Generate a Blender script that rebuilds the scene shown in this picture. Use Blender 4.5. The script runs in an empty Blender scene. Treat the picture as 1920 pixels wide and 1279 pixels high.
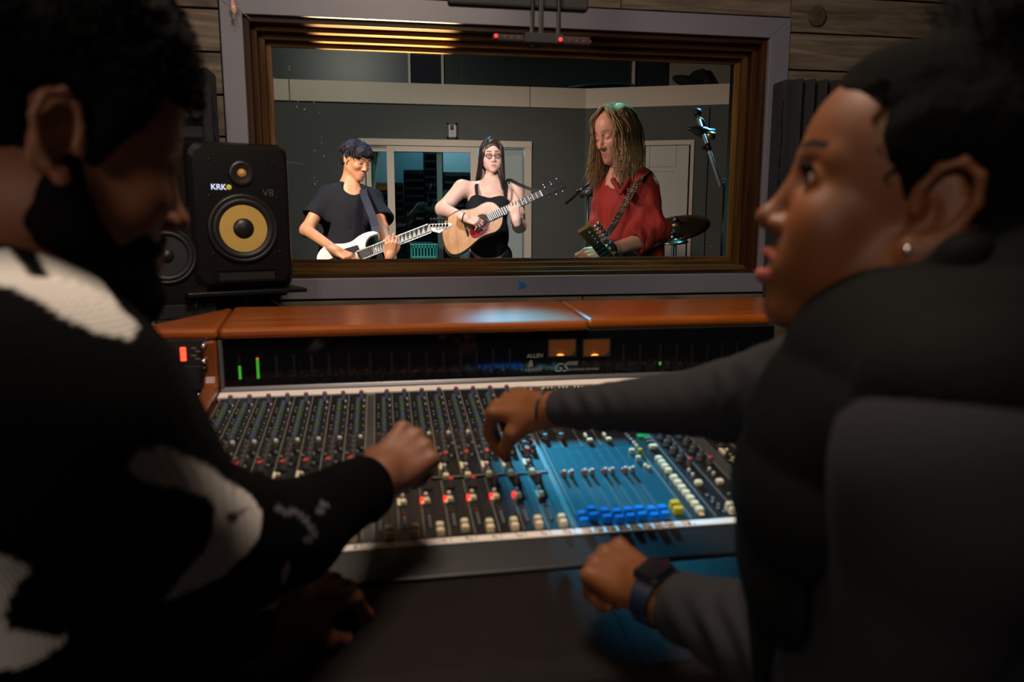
import bpy, bmesh, math, random
import numpy as np
from mathutils import Vector, Matrix

# ------------------------------------------------------------------ camera, world, lights, exposure
S = bpy.context.scene
COL = S.collection
FPX = 1400.0                                   # focal length in pixels of the 1920 px wide frame
PITCH, YAW = math.radians(8.93), math.radians(9.9)
EYE = np.array([0.0, 0.0, 1.15])
CR = np.array([math.cos(YAW), -math.sin(YAW), 0.0])
CF = np.array([math.sin(YAW)*math.cos(PITCH), math.cos(YAW)*math.cos(PITCH), -math.sin(PITCH)])
CU = np.cross(CR, CF)
def ray(x, y): return CF + CR*(x-960)/FPX - CU*(y-639.5)/FPX
def onY(x, y, Y): r = ray(x, y); return EYE + r*((Y-EYE[1])/r[1])
def onZ(x, y, Z): r = ray(x, y); return EYE + r*((Z-EYE[2])/r[2])
def onP(x, y, o, n): r = ray(x, y); return EYE + r*(np.dot(np.asarray(o)-EYE, n)/np.dot(r, n))
def D(x, y, d): return EYE + ray(x, y)*d       # measured point at distance d along the optical axis
def V(*a): return np.array(a, float)
cam = bpy.data.cameras.new('camera'); cam.sensor_width = 36.0; cam.lens = FPX/1920*36.0
cam.clip_start = 0.02; cam.clip_end = 60
cam.dof.use_dof = True; cam.dof.focus_distance = 4.6; cam.dof.aperture_fstop = 4.0
co = bpy.data.objects.new('camera', cam); COL.objects.link(co)
co.matrix_world = Matrix(((CR[0], CU[0], -CF[0], EYE[0]), (CR[1], CU[1], -CF[1], EYE[1]), (CR[2], CU[2], -CF[2], EYE[2]), (0, 0, 0, 1)))
S.camera = co
S.view_settings.view_transform = 'Standard'; S.view_settings.look = 'None'
S.view_settings.gamma = 1.0; S.view_settings.use_curve_mapping = False
S.view_settings.exposure = 0.0
S.cycles.use_denoising = True
S.cycles.max_bounces = 6; S.cycles.transparent_max_bounces = 12; S.cycles.sample_clamp_indirect = 3.0
w = bpy.data.worlds.new('world'); S.world = w; w.use_nodes = True
w.node_tree.nodes['Background'].inputs[0].default_value = (0.5, 0.55, 0.7, 1)
w.node_tree.nodes['Background'].inputs[1].default_value = 0.0
def lamp(name, kind, loc, energy, color, target=None, size=0.1, angle=40, blend=0.5, sx=None):
    l = bpy.data.lights.new(name, kind); l.energy = energy; l.color = color
    if kind == 'SPOT': l.spot_size = math.radians(angle); l.spot_blend = blend; l.shadow_soft_size = size
    elif kind == 'AREA':
        l.shape = 'RECTANGLE'; l.size = size; l.size_y = sx or size
    else: l.shadow_soft_size = size
    o = bpy.data.objects.new(name, l); COL.objects.link(o); o.location = loc
    if target is not None:
        o.rotation_euler = (Vector(target)-Vector(loc)).to_track_quat('-Z', 'Y').to_euler()
    return o
WARM = (1.0, .72, .45); CYAN = (.05, .58, 1.0)
# control room: one dim warm ceiling lamp panel over the desk, a weak one at the left side
lamp('ceiling_lamp', 'AREA', (.10, .95, 2.42), 26, (1.0, .80, .62), (.30, 1.5, .8), .5)
lamp('side_lamp', 'AREA', (-1.25, -1.3, 2.25), 17, (1.0, .84, .70), (.0, 1.0, 1.0), .5)
# live room: front stage lamps above the window, cyan and blue lamps at the back
lamp('stage_lamp_front', 'SPOT', (-1.0, 3.5, 2.4), 340, (1.0, .78, .66), (.4, 5.0, 1.3), .10, 80, .6)
lamp('stage_lamp_middle', 'SPOT', (.8, 3.1, 2.7), 170, (1.0, .84, .88), (.7, 5.4, 1.1), .10, 70, .7)
lamp('stage_lamp_red', 'SPOT', (-.7, 3.1, 2.3), 105, (1.0, .62, .56), (1.05, 3.6, 1.4), .08, 42, .7)
lamp('stage_lamp_cyan', 'SPOT', (1.0, 4.5, 3.2), 420, (.15, .95, .85), (.98, 3.5, 1.5), .08, 32, .5)
lamp('stage_lamp_blue', 'SPOT', (-.3, 5.8, 3.2), 110, (.15, .25, 1.0), (-.15, 4.6, 1.5), .08, 30, .5)
lamp('stage_lamp_aqua', 'SPOT', (.5, 6.3, 3.2), 120, (.15, .75, .85), (.45, 5.2, 1.5), .08, 30, .5)
lamp('boom_lamp', 'SPOT', (2.5, 4.4, 3.1), 1500, (.1, .6, 1.0), (1.66, 3.85, 1.55), .05, 15, .5)
lamp('desk_beam', 'SPOT', (.15, 4.4, 2.55), 2700, CYAN, (.36, 1.27, .775), .05, 5.8, 1.0)
lamp('far_room_lamp', 'AREA', (.8, 8.9, 2.5), 30, (.7, .9, 1.0), (.8, 8.9, 0), .8)
lamp('floor_can', 'SPOT', (.06, 3.12, .85), 2400, (1.0, .66, .28), (.03, 2.60, 1.8), .02, 26, .35)
lamp('wall_fill', 'SPOT', (-.3, 5.6, 3.2), 70, (1.0, .93, .82), (-.3, 8.0, 2.2), .08, 110, 1.0)  # added fill that brightens the back wall and band, not a stage fitting

# ------------------------------------------------------------------ naming and linking helpers
def tag(o, label=None, cat=None, group=None, kind=None):
    if label: o['label'] = label
    if cat: o['category'] = cat
    if group: o['group'] = group
    if kind: o['kind'] = kind
    return o
def empty(name, loc=(0, 0, 0), label=None, cat=None, group=None, kind=None, parent=None):
    o = bpy.data.objects.new(name, None); COL.objects.link(o); o.location = loc; o.empty_display_size = .05
    if parent: o.parent = parent; o.matrix_parent_inverse = wm(parent).inverted()
    return tag(o, label, cat, group, kind)
def wm(o):
    """world matrix worked out from the parent chain (no view layer update needed)"""
    m = Matrix.LocRotScale(o.location, o.rotation_euler, o.scale)
    return m if o.parent is None else wm(o.parent) @ o.matrix_parent_inverse @ m
def link(name, me, mats, parent=None, smooth=False):
    """mesh data is given in world coordinates; keep them under a parent without moving"""
    o = bpy.data.objects.new(name, me); COL.objects.link(o)
    for m in (mats if isinstance(mats, (list, tuple)) else [mats]): me.materials.append(m)
    if smooth and len(me.polygons): me.polygons.foreach_set('use_smooth', [True]*len(me.polygons))
    if parent is not None:
        o.parent = parent
        o.matrix_parent_inverse = wm(parent).inverted()
    return o

# ------------------------------------------------------------------ materials
def nt(name):
    m = bpy.data.materials.new(name); m.use_nodes = True; t = m.node_tree
    return m, t, t.nodes['Principled BSDF']
def mat(name, col, rough=.6, metal=0., spec=.5, noise=0., nscale=20., bump=0., bscale=80., emit=None, estr=0., coat=0., sss=0., sheen=0.):
    m, t, b = nt(name)
    b.inputs['Base Color'].default_value = (*col, 1); b.inputs['Roughness'].default_value = rough
    b.inputs['Metallic'].default_value = metal; b.inputs['Specular IOR Level'].default_value = spec
    if coat: b.inputs['Coat Weight'].default_value = coat; b.inputs['Coat Roughness'].default_value = .12
    if sheen: b.inputs['Sheen Weight'].default_value = sheen
    if sss: b.inputs['Subsurface Weight'].default_value = sss; b.inputs['Subsurface Scale'].default_value = .01; b.inputs['Subsurface Radius'].default_value = (1, .35, .2)
    tc = t.nodes.new('ShaderNodeTexCoord')
    if noise:
        n = t.nodes.new('ShaderNodeTexNoise'); n.inputs['Scale'].default_value = nscale; n.inputs['Detail'].default_value = 6
        r = t.nodes.new('ShaderNodeMixRGB'); r.inputs[1].default_value = (*[c*(1-noise) for c in col], 1); r.inputs[2].default_value = (*[min(1, c*(1+noise)) for c in col], 1)
        t.links.new(tc.outputs['Object'], n.inputs['Vector']); t.links.new(n.outputs['Fac'], r.inputs[0]); t.links.new(r.outputs[0], b.inputs['Base Color'])
    if bump:
        n = t.nodes.new('ShaderNodeTexNoise'); n.inputs['Scale'].default_value = bscale; n.inputs['Detail'].default_value = 5
        bu = t.nodes.new('ShaderNodeBump'); bu.inputs['Strength'].default_value = bump; bu.inputs['Distance'].default_value = .003
        t.links.new(tc.outputs['Object'], n.inputs['Vector']); t.links.new(n.outputs['Fac'], bu.inputs['Height']); t.links.new(bu.outputs[0], b.inputs['Normal'])
    if emit: b.inputs['Emission Color'].default_value = (*emit, 1); b.inputs['Emission Strength'].default_value = estr
    return m
def wood(name, c1, c2, scale=(1.2, 14, 14), rough=.4, coat=0., bump=.15, knots=False, spec=.5):
    m, t, b = nt(name)
    tc = t.nodes.new('ShaderNodeTexCoord'); mp = t.nodes.new('ShaderNodeMapping'); mp.inputs['Scale'].default_value = scale
    t.links.new(tc.outputs['Object'], mp.inputs[0])
    oi = t.nodes.new('ShaderNodeObjectInfo'); ad = t.nodes.new('ShaderNodeVectorMath'); ad.operation = 'ADD'
    mu = t.nodes.new('ShaderNodeMath'); mu.operation = 'MULTIPLY'; mu.inputs[1].default_value = 37.0
    t.links.new(oi.outputs['Random'], mu.inputs[0]); t.links.new(mp.outputs[0], ad.inputs[0]); t.links.new(mu.outputs[0], ad.inputs[1])
    n = t.nodes.new('ShaderNodeTexNoise'); n.inputs['Scale'].default_value = 1.6; n.inputs['Detail'].default_value = 8; n.inputs['Distortion'].default_value = 1.4
    n2 = t.nodes.new('ShaderNodeTexNoise'); n2.inputs['Scale'].default_value = 9; n2.inputs['Detail'].default_value = 4
    t.links.new(ad.outputs[0], n.inputs['Vector']); t.links.new(ad.outputs[0], n2.inputs['Vector'])
    r = t.nodes.new('ShaderNodeValToRGB'); r.color_ramp.elements[0].position = .32; r.color_ramp.elements[1].position = .68
    r.color_ramp.elements[0].color = (*c1, 1); r.color_ramp.elements[1].color = (*c2, 1)
    mx = t.nodes.new('ShaderNodeMixRGB'); mx.blend_type = 'MULTIPLY'; mx.inputs[0].default_value = .45
    t.links.new(n.outputs['Fac'], r.inputs[0]); t.links.new(r.outputs[0], mx.inputs[1]); t.links.new(n2.outputs['Fac'], mx.inputs[2])
    t.links.new(mx.outputs[0], b.inputs['Base Color'])
    bu = t.nodes.new('ShaderNodeBump'); bu.inputs['Strength'].default_value = bump; bu.inputs['Distance'].default_value = .002
    t.links.new(n2.outputs['Fac'], bu.inputs['Height']); t.links.new(bu.outputs[0], b.inputs['Normal'])
    b.inputs['Roughness'].default_value = rough; b.inputs['Specular IOR Level'].default_value = spec
    if coat: b.inputs['Coat Weight'].default_value = coat; b.inputs['Coat Roughness'].default_value = .15
    return m
def attr_mat(name, rough=.55, sss=0., bump=.1, bscale=120., spec=.5, sheen=0.):
    """base colour from the painted colour attribute 'Col' (skin, lips, brows, knitted pattern)"""
    m, t, b = nt(name)
    a = t.nodes.new('ShaderNodeAttribute'); a.attribute_name = 'Col'
    n = t.nodes.new('ShaderNodeTexNoise'); n.inputs['Scale'].default_value = bscale; n.inputs['Detail'].default_value = 5
    tc = t.nodes.new('ShaderNodeTexCoord'); t.links.new(tc.outputs['Object'], n.inputs['Vector'])
    n3 = t.nodes.new('ShaderNodeTexNoise'); n3.inputs['Scale'].default_value = 25; t.links.new(tc.outputs['Object'], n3.inputs['Vector'])
    mr = t.nodes.new('ShaderNodeMapRange'); mr.inputs[3].default_value = .8; mr.inputs[4].default_value = 1.2; t.links.new(n3.outputs['Fac'], mr.inputs[0])
    mx = t.nodes.new('ShaderNodeVectorMath'); mx.operation = 'MULTIPLY'
    t.links.new(a.outputs['Color'], mx.inputs[0]); t.links.new(mr.outputs[0], mx.inputs[1]); t.links.new(mx.outputs[0], b.inputs['Base Color'])
    bu = t.nodes.new('ShaderNodeBump'); bu.inputs['Strength'].default_value = bump; bu.inputs['Distance'].default_value = .002
    t.links.new(n.outputs['Fac'], bu.inputs['Height']); t.links.new(bu.outputs[0], b.inputs['Normal'])
    b.inputs['Roughness'].default_value = rough; b.inputs['Specular IOR Level'].default_value = spec
    if sheen: b.inputs['Sheen Weight'].default_value = sheen
    if sss: b.inputs['Subsurface Weight'].default_value = sss; b.inputs['Subsurface Scale'].default_value = .008; b.inputs['Subsurface Radius'].default_value = (1, .35, .2)
    return m
def glass_mat(name, tint=(1, 1, 1), refl=1.0, rough=.0):
    m = bpy.data.materials.new(name); m.use_nodes = True; t = m.node_tree; t.nodes.clear()
    o = t.nodes.new('ShaderNodeOutputMaterial'); tr = t.nodes.new('ShaderNodeBsdfTransparent'); tr.inputs[0].default_value = (*tint, 1)
    g = t.nodes.new('ShaderNodeBsdfGlossy'); g.inputs['Roughness'].default_value = rough
    f = t.nodes.new('ShaderNodeFresnel'); f.inputs[0].default_value = 1.45
    mu = t.nodes.new('ShaderNodeMath'); mu.operation = 'MULTIPLY'; mu.inputs[1].default_value = refl; t.links.new(f.outputs[0], mu.inputs[0])
    x = t.nodes.new('ShaderNodeMixShader'); t.links.new(mu.outputs[0], x.inputs[0]); t.links.new(tr.outputs[0], x.inputs[1]); t.links.new(g.outputs[0], x.inputs[2]); t.links.new(x.outputs[0], o.inputs[0])
    return m

# ------------------------------------------------------------------ mesh builders
class MB:
    """collects plain shapes and links them as ONE mesh object"""
    def __init__(s): s.v = []; s.f = []; s.m = []; s.sm = []
    def add(s, vs, fs, mi=0, smooth=False):
        b = len(s.v); s.v += [tuple(map(float, p)) for p in vs]; s.f += [tuple(b+i for i in f) for f in fs]; s.m += [mi]*len(fs); s.sm += [smooth]*len(fs)
    def box(s, c, h, R=None, mi=0, bevel=0., taper=1.):
        """centre, half sizes, rotation (3x3 columns = local axes); bevel chamfers the four vertical edges and top"""
        c = np.asarray(c, float); h = np.asarray(h, float); R = np.eye(3) if R is None else np.asarray(R, float)
        if bevel <= 0:
            vs = [(x, y, z) for z in (-1, 1) for y in (-1, 1) for x in (-1, 1)]
            vs = [(x*h[0]*(taper if z > 0 else 1), y*h[1]*(taper if z > 0 else 1), z*h[2]) for x, y, z in vs]
            fs = [(0, 2, 3, 1), (4, 5, 7, 6), (0, 1, 5, 4), (2, 6, 7, 3), (0, 4, 6, 2), (1, 3, 7, 5)]
        else:
            b = min(bevel, .49*min(h[:2])*2, h[2]*.98)
            ring = lambda hx, hy, z, bb: [(-hx+bb, -hy, z), (hx-bb, -hy, z), (hx, -hy+bb, z), (hx, hy-bb, z), (hx-bb, hy, z), (-hx+bb, hy, z), (-hx, hy-bb, z), (-hx, -hy+bb, z)]
            vs = ring(h[0]-b*.7, h[1]-b*.7, -h[2], b*.6)+ring(h[0], h[1], -h[2]+b, b)+ring(h[0]*taper, h[1]*taper, h[2]-b, b)+ring(h[0]*taper-b*.7, h[1]*taper-b*.7, h[2], b*.6)
            fs = [tuple(range(7, -1, -1)), tuple(range(24, 32))]
            for k in range(3): fs += [(8*k+i, 8*k+(i+1) % 8, 8*k+8+(i+1) % 8, 8*k+8+i) for i in range(8)]
        s.add([c+R@np.array(v) for v in vs], fs, mi)
    def bx(s, x0, x1, y0, y1, z0, z1, mi=0, bevel=0.):
        s.box(((x0+x1)/2, (y0+y1)/2, (z0+z1)/2), (abs(x1-x0)/2, abs(y1-y0)/2, abs(z1-z0)/2), None, mi, bevel)
    def tube(s, pts, r, n=10, mi=0, caps=True, flat=1., up=None):
        pts = [np.asarray(p, float) for p in pts]; rs = r if hasattr(r, '__len__') else [r]*len(pts)
        vs = []; prev = None
        for i, p in enumerate(pts):
            t = pts[min(i+1, len(pts)-1)]-pts[max(i-1, 0)]; t = t/(np.linalg.norm(t)+1e-12)
            if prev is None:
                u = np.asarray(up, float) if up is not None else (V(0, 0, 1) if abs(t[2]) < .9 else V(1, 0, 0))
            else: u = prev
            u = u-t*np.dot(u, t); u /= np.linalg.norm(u)+1e-12; prev = u; w_ = np.cross(t, u)
            for k in range(n):
                a = 2*math.pi*k/n; vs.append(p+rs[i]*(math.cos(a)*u*flat+math.sin(a)*w_))
        fs = []
        for i in range(len(pts)-1):
            fs += [(i*n+k, i*n+(k+1) % n, (i+1)*n+(k+1) % n, (i+1)*n+k) for k in range(n)]
        s.add(vs, fs, mi, True)
        if caps:
            b = len(s.v)-len(vs)
            s.f += [tuple(b+k for k in range(n-1, -1, -1)), tuple(b+(len(pts)-1)*n+k for k in range(n))]; s.m += [mi]*2; s.sm += [False]*2
    def lathe(s, o, axis, prof, n=24, mi=0, smooth=True):
        """profile [(radius, height along axis)]"""
        o = np.asarray(o, float); a = np.asarray(axis, float); a = a/np.linalg.norm(a)
        u = np.cross(a, V(0, 0, 1) if abs(a[2]) < .9 else V(1, 0, 0)); u /= np.linalg.norm(u); w_ = np.cross(a, u)
        vs = [o+a*h+r*(math.cos(2*math.pi*k/n)*u+math.sin(2*math.pi*k/n)*w_) for r, h in prof for k in range(n)]
        fs = []
        for i in range(len(prof)-1): fs += [(i*n+k, i*n+(k+1) % n, (i+1)*n+(k+1) % n, (i+1)*n+k) for k in range(n)]
        s.add(vs, fs, mi, smooth)
        b = len(s.v)-len(vs)
        if prof[0][0] > 1e-5: s.f.append(tuple(b+k for k in range(n-1, -1, -1))); s.m.append(mi); s.sm.append(False)
        if prof[-1][0] > 1e-5: s.f.append(tuple(b+(len(prof)-1)*n+k for k in range(n))); s.m.append(mi); s.sm.append(False)
    def prism(s, poly, o, u, v_, n_, t, mi=0, tilt=0.):
        """2-D outline poly in the frame (o,u,v_) extruded by t along n_"""
        o, u, v_, n_ = [np.asarray(a, float) for a in (o, u, v_, n_)]
        k = len(poly); a = [o+u*p[0]+v_*p[1] for p in poly]; b = [p+n_*t for p in a]
        s.add(a+b, [tuple(range(k-1, -1, -1)), tuple(range(k, 2*k))]+[(i, (i+1) % k, k+(i+1) % k, k+i) for i in range(k)], mi)
    def build(s, name, mats, parent=None, label=None, cat=None, group=None, kind=None, bevel=0., recalc=True):
        me = bpy.data.meshes.new(name); me.from_pydata(s.v, [], s.f); 
        o = link(name, me, mats, parent)
        me.polygons.foreach_set('material_index', s.m); me.polygons.foreach_set('use_smooth', s.sm)
        if recalc:
            bm = bmesh.new(); bm.from_mesh(me); bmesh.ops.recalc_face_normals(bm, faces=bm.faces); bm.to_mesh(me); bm.free()
        me.update()
        if bevel:
            md = o.modifiers.new('bevel', 'BEVEL'); md.width = bevel; md.segments = 2; md.limit_method = 'ANGLE'; md.angle_limit = math.radians(50)
        return tag(o, label, cat, group, kind)
def rotz(a): c, s = math.cos(a), math.sin(a); return np.array([[c, -s, 0], [s, c, 0], [0, 0, 1]])
def roty(a): c, s = math.cos(a), math.sin(a); return np.array([[c, 0, s], [0, 1, 0], [-s, 0, c]])
def rotx(a): c, s = math.cos(a), math.sin(a); return np.array([[1, 0, 0], [0, c, -s], [0, s, c]])
def unit(v): v = np.asarray(v, float); return v/np.linalg.norm(v)

# ------------------------------------------------------------------ rounded bodies: distance fields turned into one continuous mesh
class Body:
    def __init__(s): s.ops = []
    def cap(s, a, b, ra, rb=None, k=.01, mode='u', M=None):
        a = np.asarray(a, float); b = np.asarray(b, float); rb = ra if rb is None else rb
        if M is not None: a = M(a); b = M(b); ra *= M.s; rb *= M.s; k *= M.s
        if np.linalg.norm(b-a) < 1e-6: b = b+V(1e-5, 0, 0)
        s.ops.append(('c', a, b, ra, rb, k, mode)); return s
    def ell(s, c, r, R=None, k=.01, mode='u', M=None):
        c = np.asarray(c, float); r = np.asarray(r, float); R = np.eye(3) if R is None else R
        if M is not None: c = M(c); r = r*M.s; k *= M.s; R = M.R@R
        s.ops.append(('e', c, r, R, None, k, mode)); return s
    def cyl(s, a, b, r, k=.002, mode='s', M=None):
        a = np.asarray(a, float); b = np.asarray(b, float)
        if M is not None: a = M(a); b = M(b); r *= M.s; k *= M.s
        s.ops.append(('y', a, b, r, r, k, mode)); return s
    def half(s, p, n, k=.002, mode='i'):
        """keep the side the normal points away from"""
        s.ops.append(('h', np.asarray(p, float), unit(n), 0, 0, k, mode)); return s
    @staticmethod
    def prim(o, P):
        if o[0] == 'c':
            _, a, b, ra, rb = o[:5]; ba = b-a; l2 = float(ba@ba)
            pa = P-a.astype(P.dtype); t = np.clip((pa@ba.astype(P.dtype))/l2, 0, 1)
            d = pa-t[..., None]*ba.astype(P.dtype)
            return np.sqrt((d*d).sum(-1))-(ra+(rb-ra)*t)
        if o[0] == 'e':
            _, c, r, R = o[:4]; q = (P-c.astype(P.dtype))@R.astype(P.dtype)
            k0 = np.sqrt(((q/r.astype(P.dtype))**2).sum(-1)); k1 = np.sqrt(((q/(r*r).astype(P.dtype))**2).sum(-1))
            return k0*(k0-1)/(k1+1e-9)
        if o[0] == 'y':
            _, a, b, r = o[:4]; ba = b-a; L = np.linalg.norm(ba); n = ba/L
            pa = P-a.astype(P.dtype); t = pa@n.astype(P.dtype); rad = np.sqrt(np.maximum((pa*pa).sum(-1)-t*t, 0))
            dx = rad-r; dy = np.abs(t-L/2)-L/2
            return np.minimum(np.maximum(dx, dy), 0)+np.sqrt(np.maximum(dx, 0)**2+np.maximum(dy, 0)**2)
        return (P-o[1].astype(P.dtype))@o[2].astype(P.dtype)
    @staticmethod
    def comb(d, p, k, mode):
        if mode == 'u': h = np.maximum(k-np.abs(d-p), 0)/k; return np.minimum(d, p)-h*h*k*.25
        if mode == 's': p = -p
        h = np.maximum(k-np.abs(d-p), 0)/k; return np.maximum(d, p)+h*h*k*.25
    def mesh(s, vox, disp=None, amp=0., B=8):
        lo = np.full(3, 1e9); hi = -lo
        for o in s.ops:
            if o[-1] != 'u': continue
            if o[0] == 'c':
                for p, r in ((o[1], o[3]), (o[2], o[4])): lo = np.minimum(lo, p-r-o[5]); hi = np.maximum(hi, p+r+o[5])
            elif o[0] == 'e': e = np.sqrt(((o[3]*o[2])**2).sum(1)); lo = np.minimum(lo, o[1]-e-o[5]); hi = np.maximum(hi, o[1]+e+o[5])
            elif o[0] == 'y': lo = np.minimum(lo, np.minimum(o[1], o[2])-o[3]); hi = np.maximum(hi, np.maximum(o[1], o[2])+o[3])
        lo -= amp+vox*2; hi += amp+vox*2
        bs = vox*B; nb = np.ceil((hi-lo)/bs).astype(int); hd = bs*math.sqrt(3)/2
        I = np.stack(np.meshgrid(*[np.arange(n) for n in nb], indexing='ij'), -1).reshape(-1, 3)
        Cc = (lo+(I+.5)*bs).astype(np.float32)
        d = np.full(len(Cc), 1e3, np.float32)
        for o in s.ops: d = self_comb(d, Body.prim(o, Cc), o[5], o[6])
        act = np.abs(d) < hd*1.5+amp
        I = I[act]; Cc = Cc[act]; N = len(I)
        g = np.arange(B+1); G = np.stack(np.meshgrid(g, g, g, indexing='ij'), -1).reshape(-1, 3)
        P = ((lo+I*bs).astype(np.float32)[:, None, :]+(G*vox).astype(np.float32)[None])
        d = np.full(P.shape[:2], 1e3, np.float32)
        for o in s.ops:
            if o[6] == 'i': m = np.ones(N, bool)
            else: m = Body.prim(o, Cc) < hd*3.2+o[5]*1.5+amp
            if m.any(): d[m] = self_comb(d[m], Body.prim(o, P[m]), o[5], o[6])
        if disp is not None: d = d+disp(P.reshape(-1, 3)).reshape(d.shape).astype(np.float32)
        D4 = d.reshape(N, B+1, B+1, B+1)
        ins = D4 < 0
        c8 = [(x, y, z) for x in (0, 1) for y in (0, 1) for z in (0, 1)]
        sl = lambda A, x, y, z: A[:, x:x+B, y:y+B, z:z+B]
        cnt = sum(sl(ins, *c).astype(np.int8) for c in c8)
        bi, cx, cy, cz = np.nonzero((cnt > 0) & (cnt < 8))
        acc = np.zeros((len(bi), 3)); num = np.zeros(len(bi))
        for ax in range(3):
            for c in c8:
                if c[ax]: continue
                c2 = list(c); c2[ax] = 1
                a = D4[bi, cx+c[0], cy+c[1], cz+c[2]]; b = D4[bi, cx+c2[0], cy+c2[1], cz+c2[2]]
                m = (a < 0) != (b < 0); t = np.where(m, a/np.where(m, a-b, 1), 0)
                q = np.tile(np.array(c, float), (len(bi), 1)); q[:, ax] += t
                acc[m] += q[m]; num[m] += 1
        base = I[bi]*B+np.stack([cx, cy, cz], -1)
        vs = lo+(base+acc/num[:, None])*vox
        dim = nb*B+2; key = lambda q: ((q[:, 0]+1)*dim[1]+(q[:, 1]+1))*dim[2]+(q[:, 2]+1)
        ks = key(base); order = np.argsort(ks); sk = ks[order]
        def find(q):
            kk = key(q); j = np.clip(np.searchsorted(sk, kk), 0, len(sk)-1); ok = sk[j] == kk
            return np.where(ok, order[j], -1)
        F = []
        for ax in range(3):
            e = [0, 0, 0]; e[ax] = 1
            a = ins[:, :B, :B, :B]; b = sl(ins, *e)
            bi2, x, y, z = np.nonzero(a != b); q = I[bi2]*B+np.stack([x, y, z], -1); sgn = a[bi2, x, y, z]
            e1 = np.zeros(3, int); e1[(ax+1) % 3] = 1; e2 = np.zeros(3, int); e2[(ax+2) % 3] = 1
            ids = [find(q), find(q-e1), find(q-e1-e2), find(q-e2)]
            ok = np.all([i >= 0 for i in ids], 0); f = np.stack(ids, -1)
            f[~sgn] = f[~sgn][:, ::-1]; F.append(f[ok])
        return vs, np.concatenate(F)
    def build(s, name, vox, m, parent=None, disp=None, amp=0., paint=None, smooth=1, label=None):
        vs, F = s.mesh(vox, disp, amp)
        for _ in range(smooth):                      # light smoothing of the grid steps
            acc = vs.copy(); n = np.ones(len(vs))
            for a, b in ((0, 1), (1, 2), (2, 3), (3, 0)):
                for c in range(3):
                    acc[:, c] += np.bincount(F[:, a], vs[F[:, b], c], len(vs))
                n += np.bincount(F[:, a], None, len(vs))
            vs = acc/n[:, None]
        me = bpy.data.meshes.new(name); me.vertices.add(len(vs)); me.vertices.foreach_set('co', vs.astype(np.float32).ravel())
        me.loops.add(F.size); me.loops.foreach_set('vertex_index', F.astype(np.int32).ravel())
        me.polygons.add(len(F)); me.polygons.foreach_set('loop_start', np.arange(0, F.size, 4, dtype=np.int32))
        me.update(calc_edges=True); me.validate()
        o = link(name, me, m, parent, smooth=True)
        if paint is not None:
            c = np.ones((len(vs), 4), np.float32); c[:, :3] = paint(vs)
            a = me.color_attributes.new('Col', 'FLOAT_COLOR', 'POINT'); a.data.foreach_set('color', c.ravel())
        if label: o['label'] = label
        return o
self_comb = Body.comb
class Frame:
    """local head / hand frame: p -> o + s*R p"""
    def __init__(s, o, R, sc=1.): s.o = np.asarray(o, float); s.R = np.asarray(R, float); s.s = sc
    def __call__(s, p): return s.o+s.s*(s.R@np.asarray(p, float))
    def inv(s, P): return ((P-s.o)@s.R)/s.s
def frame(o, fwd, up, sc=1.):
    f = unit(fwd); l = unit(np.cross(up, f)); u = np.cross(f, l)
    return Frame(o, np.stack([f, l, u], 1), sc)
_rng = np.random.RandomState(5)
_PH = _rng.uniform(0, 6.28, (24, 3)); _DR = _rng.normal(size=(24, 3)); _DR /= np.linalg.norm(_DR, axis=1)[:, None]
def fnoise(P, freq, oct=3, seed=0, n=5):
    """cheap smooth noise: sums of sine waves with warped phase"""
    r = np.zeros(len(P)); a = 1.; tot = 0
    for o in range(oct):
        q = P*freq*(2.03**o)
        for i in range(n):
            j = (i+o*n+seed*7) % 24
            w_ = q@_DR[j]; v_ = q@_DR[(j+5) % 24]
            r += a*np.sin(w_+_PH[j, 0]+1.3*np.sin(v_*.7+_PH[j, 1]))/n
        tot += a; a *= .5
    return r/tot

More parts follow.
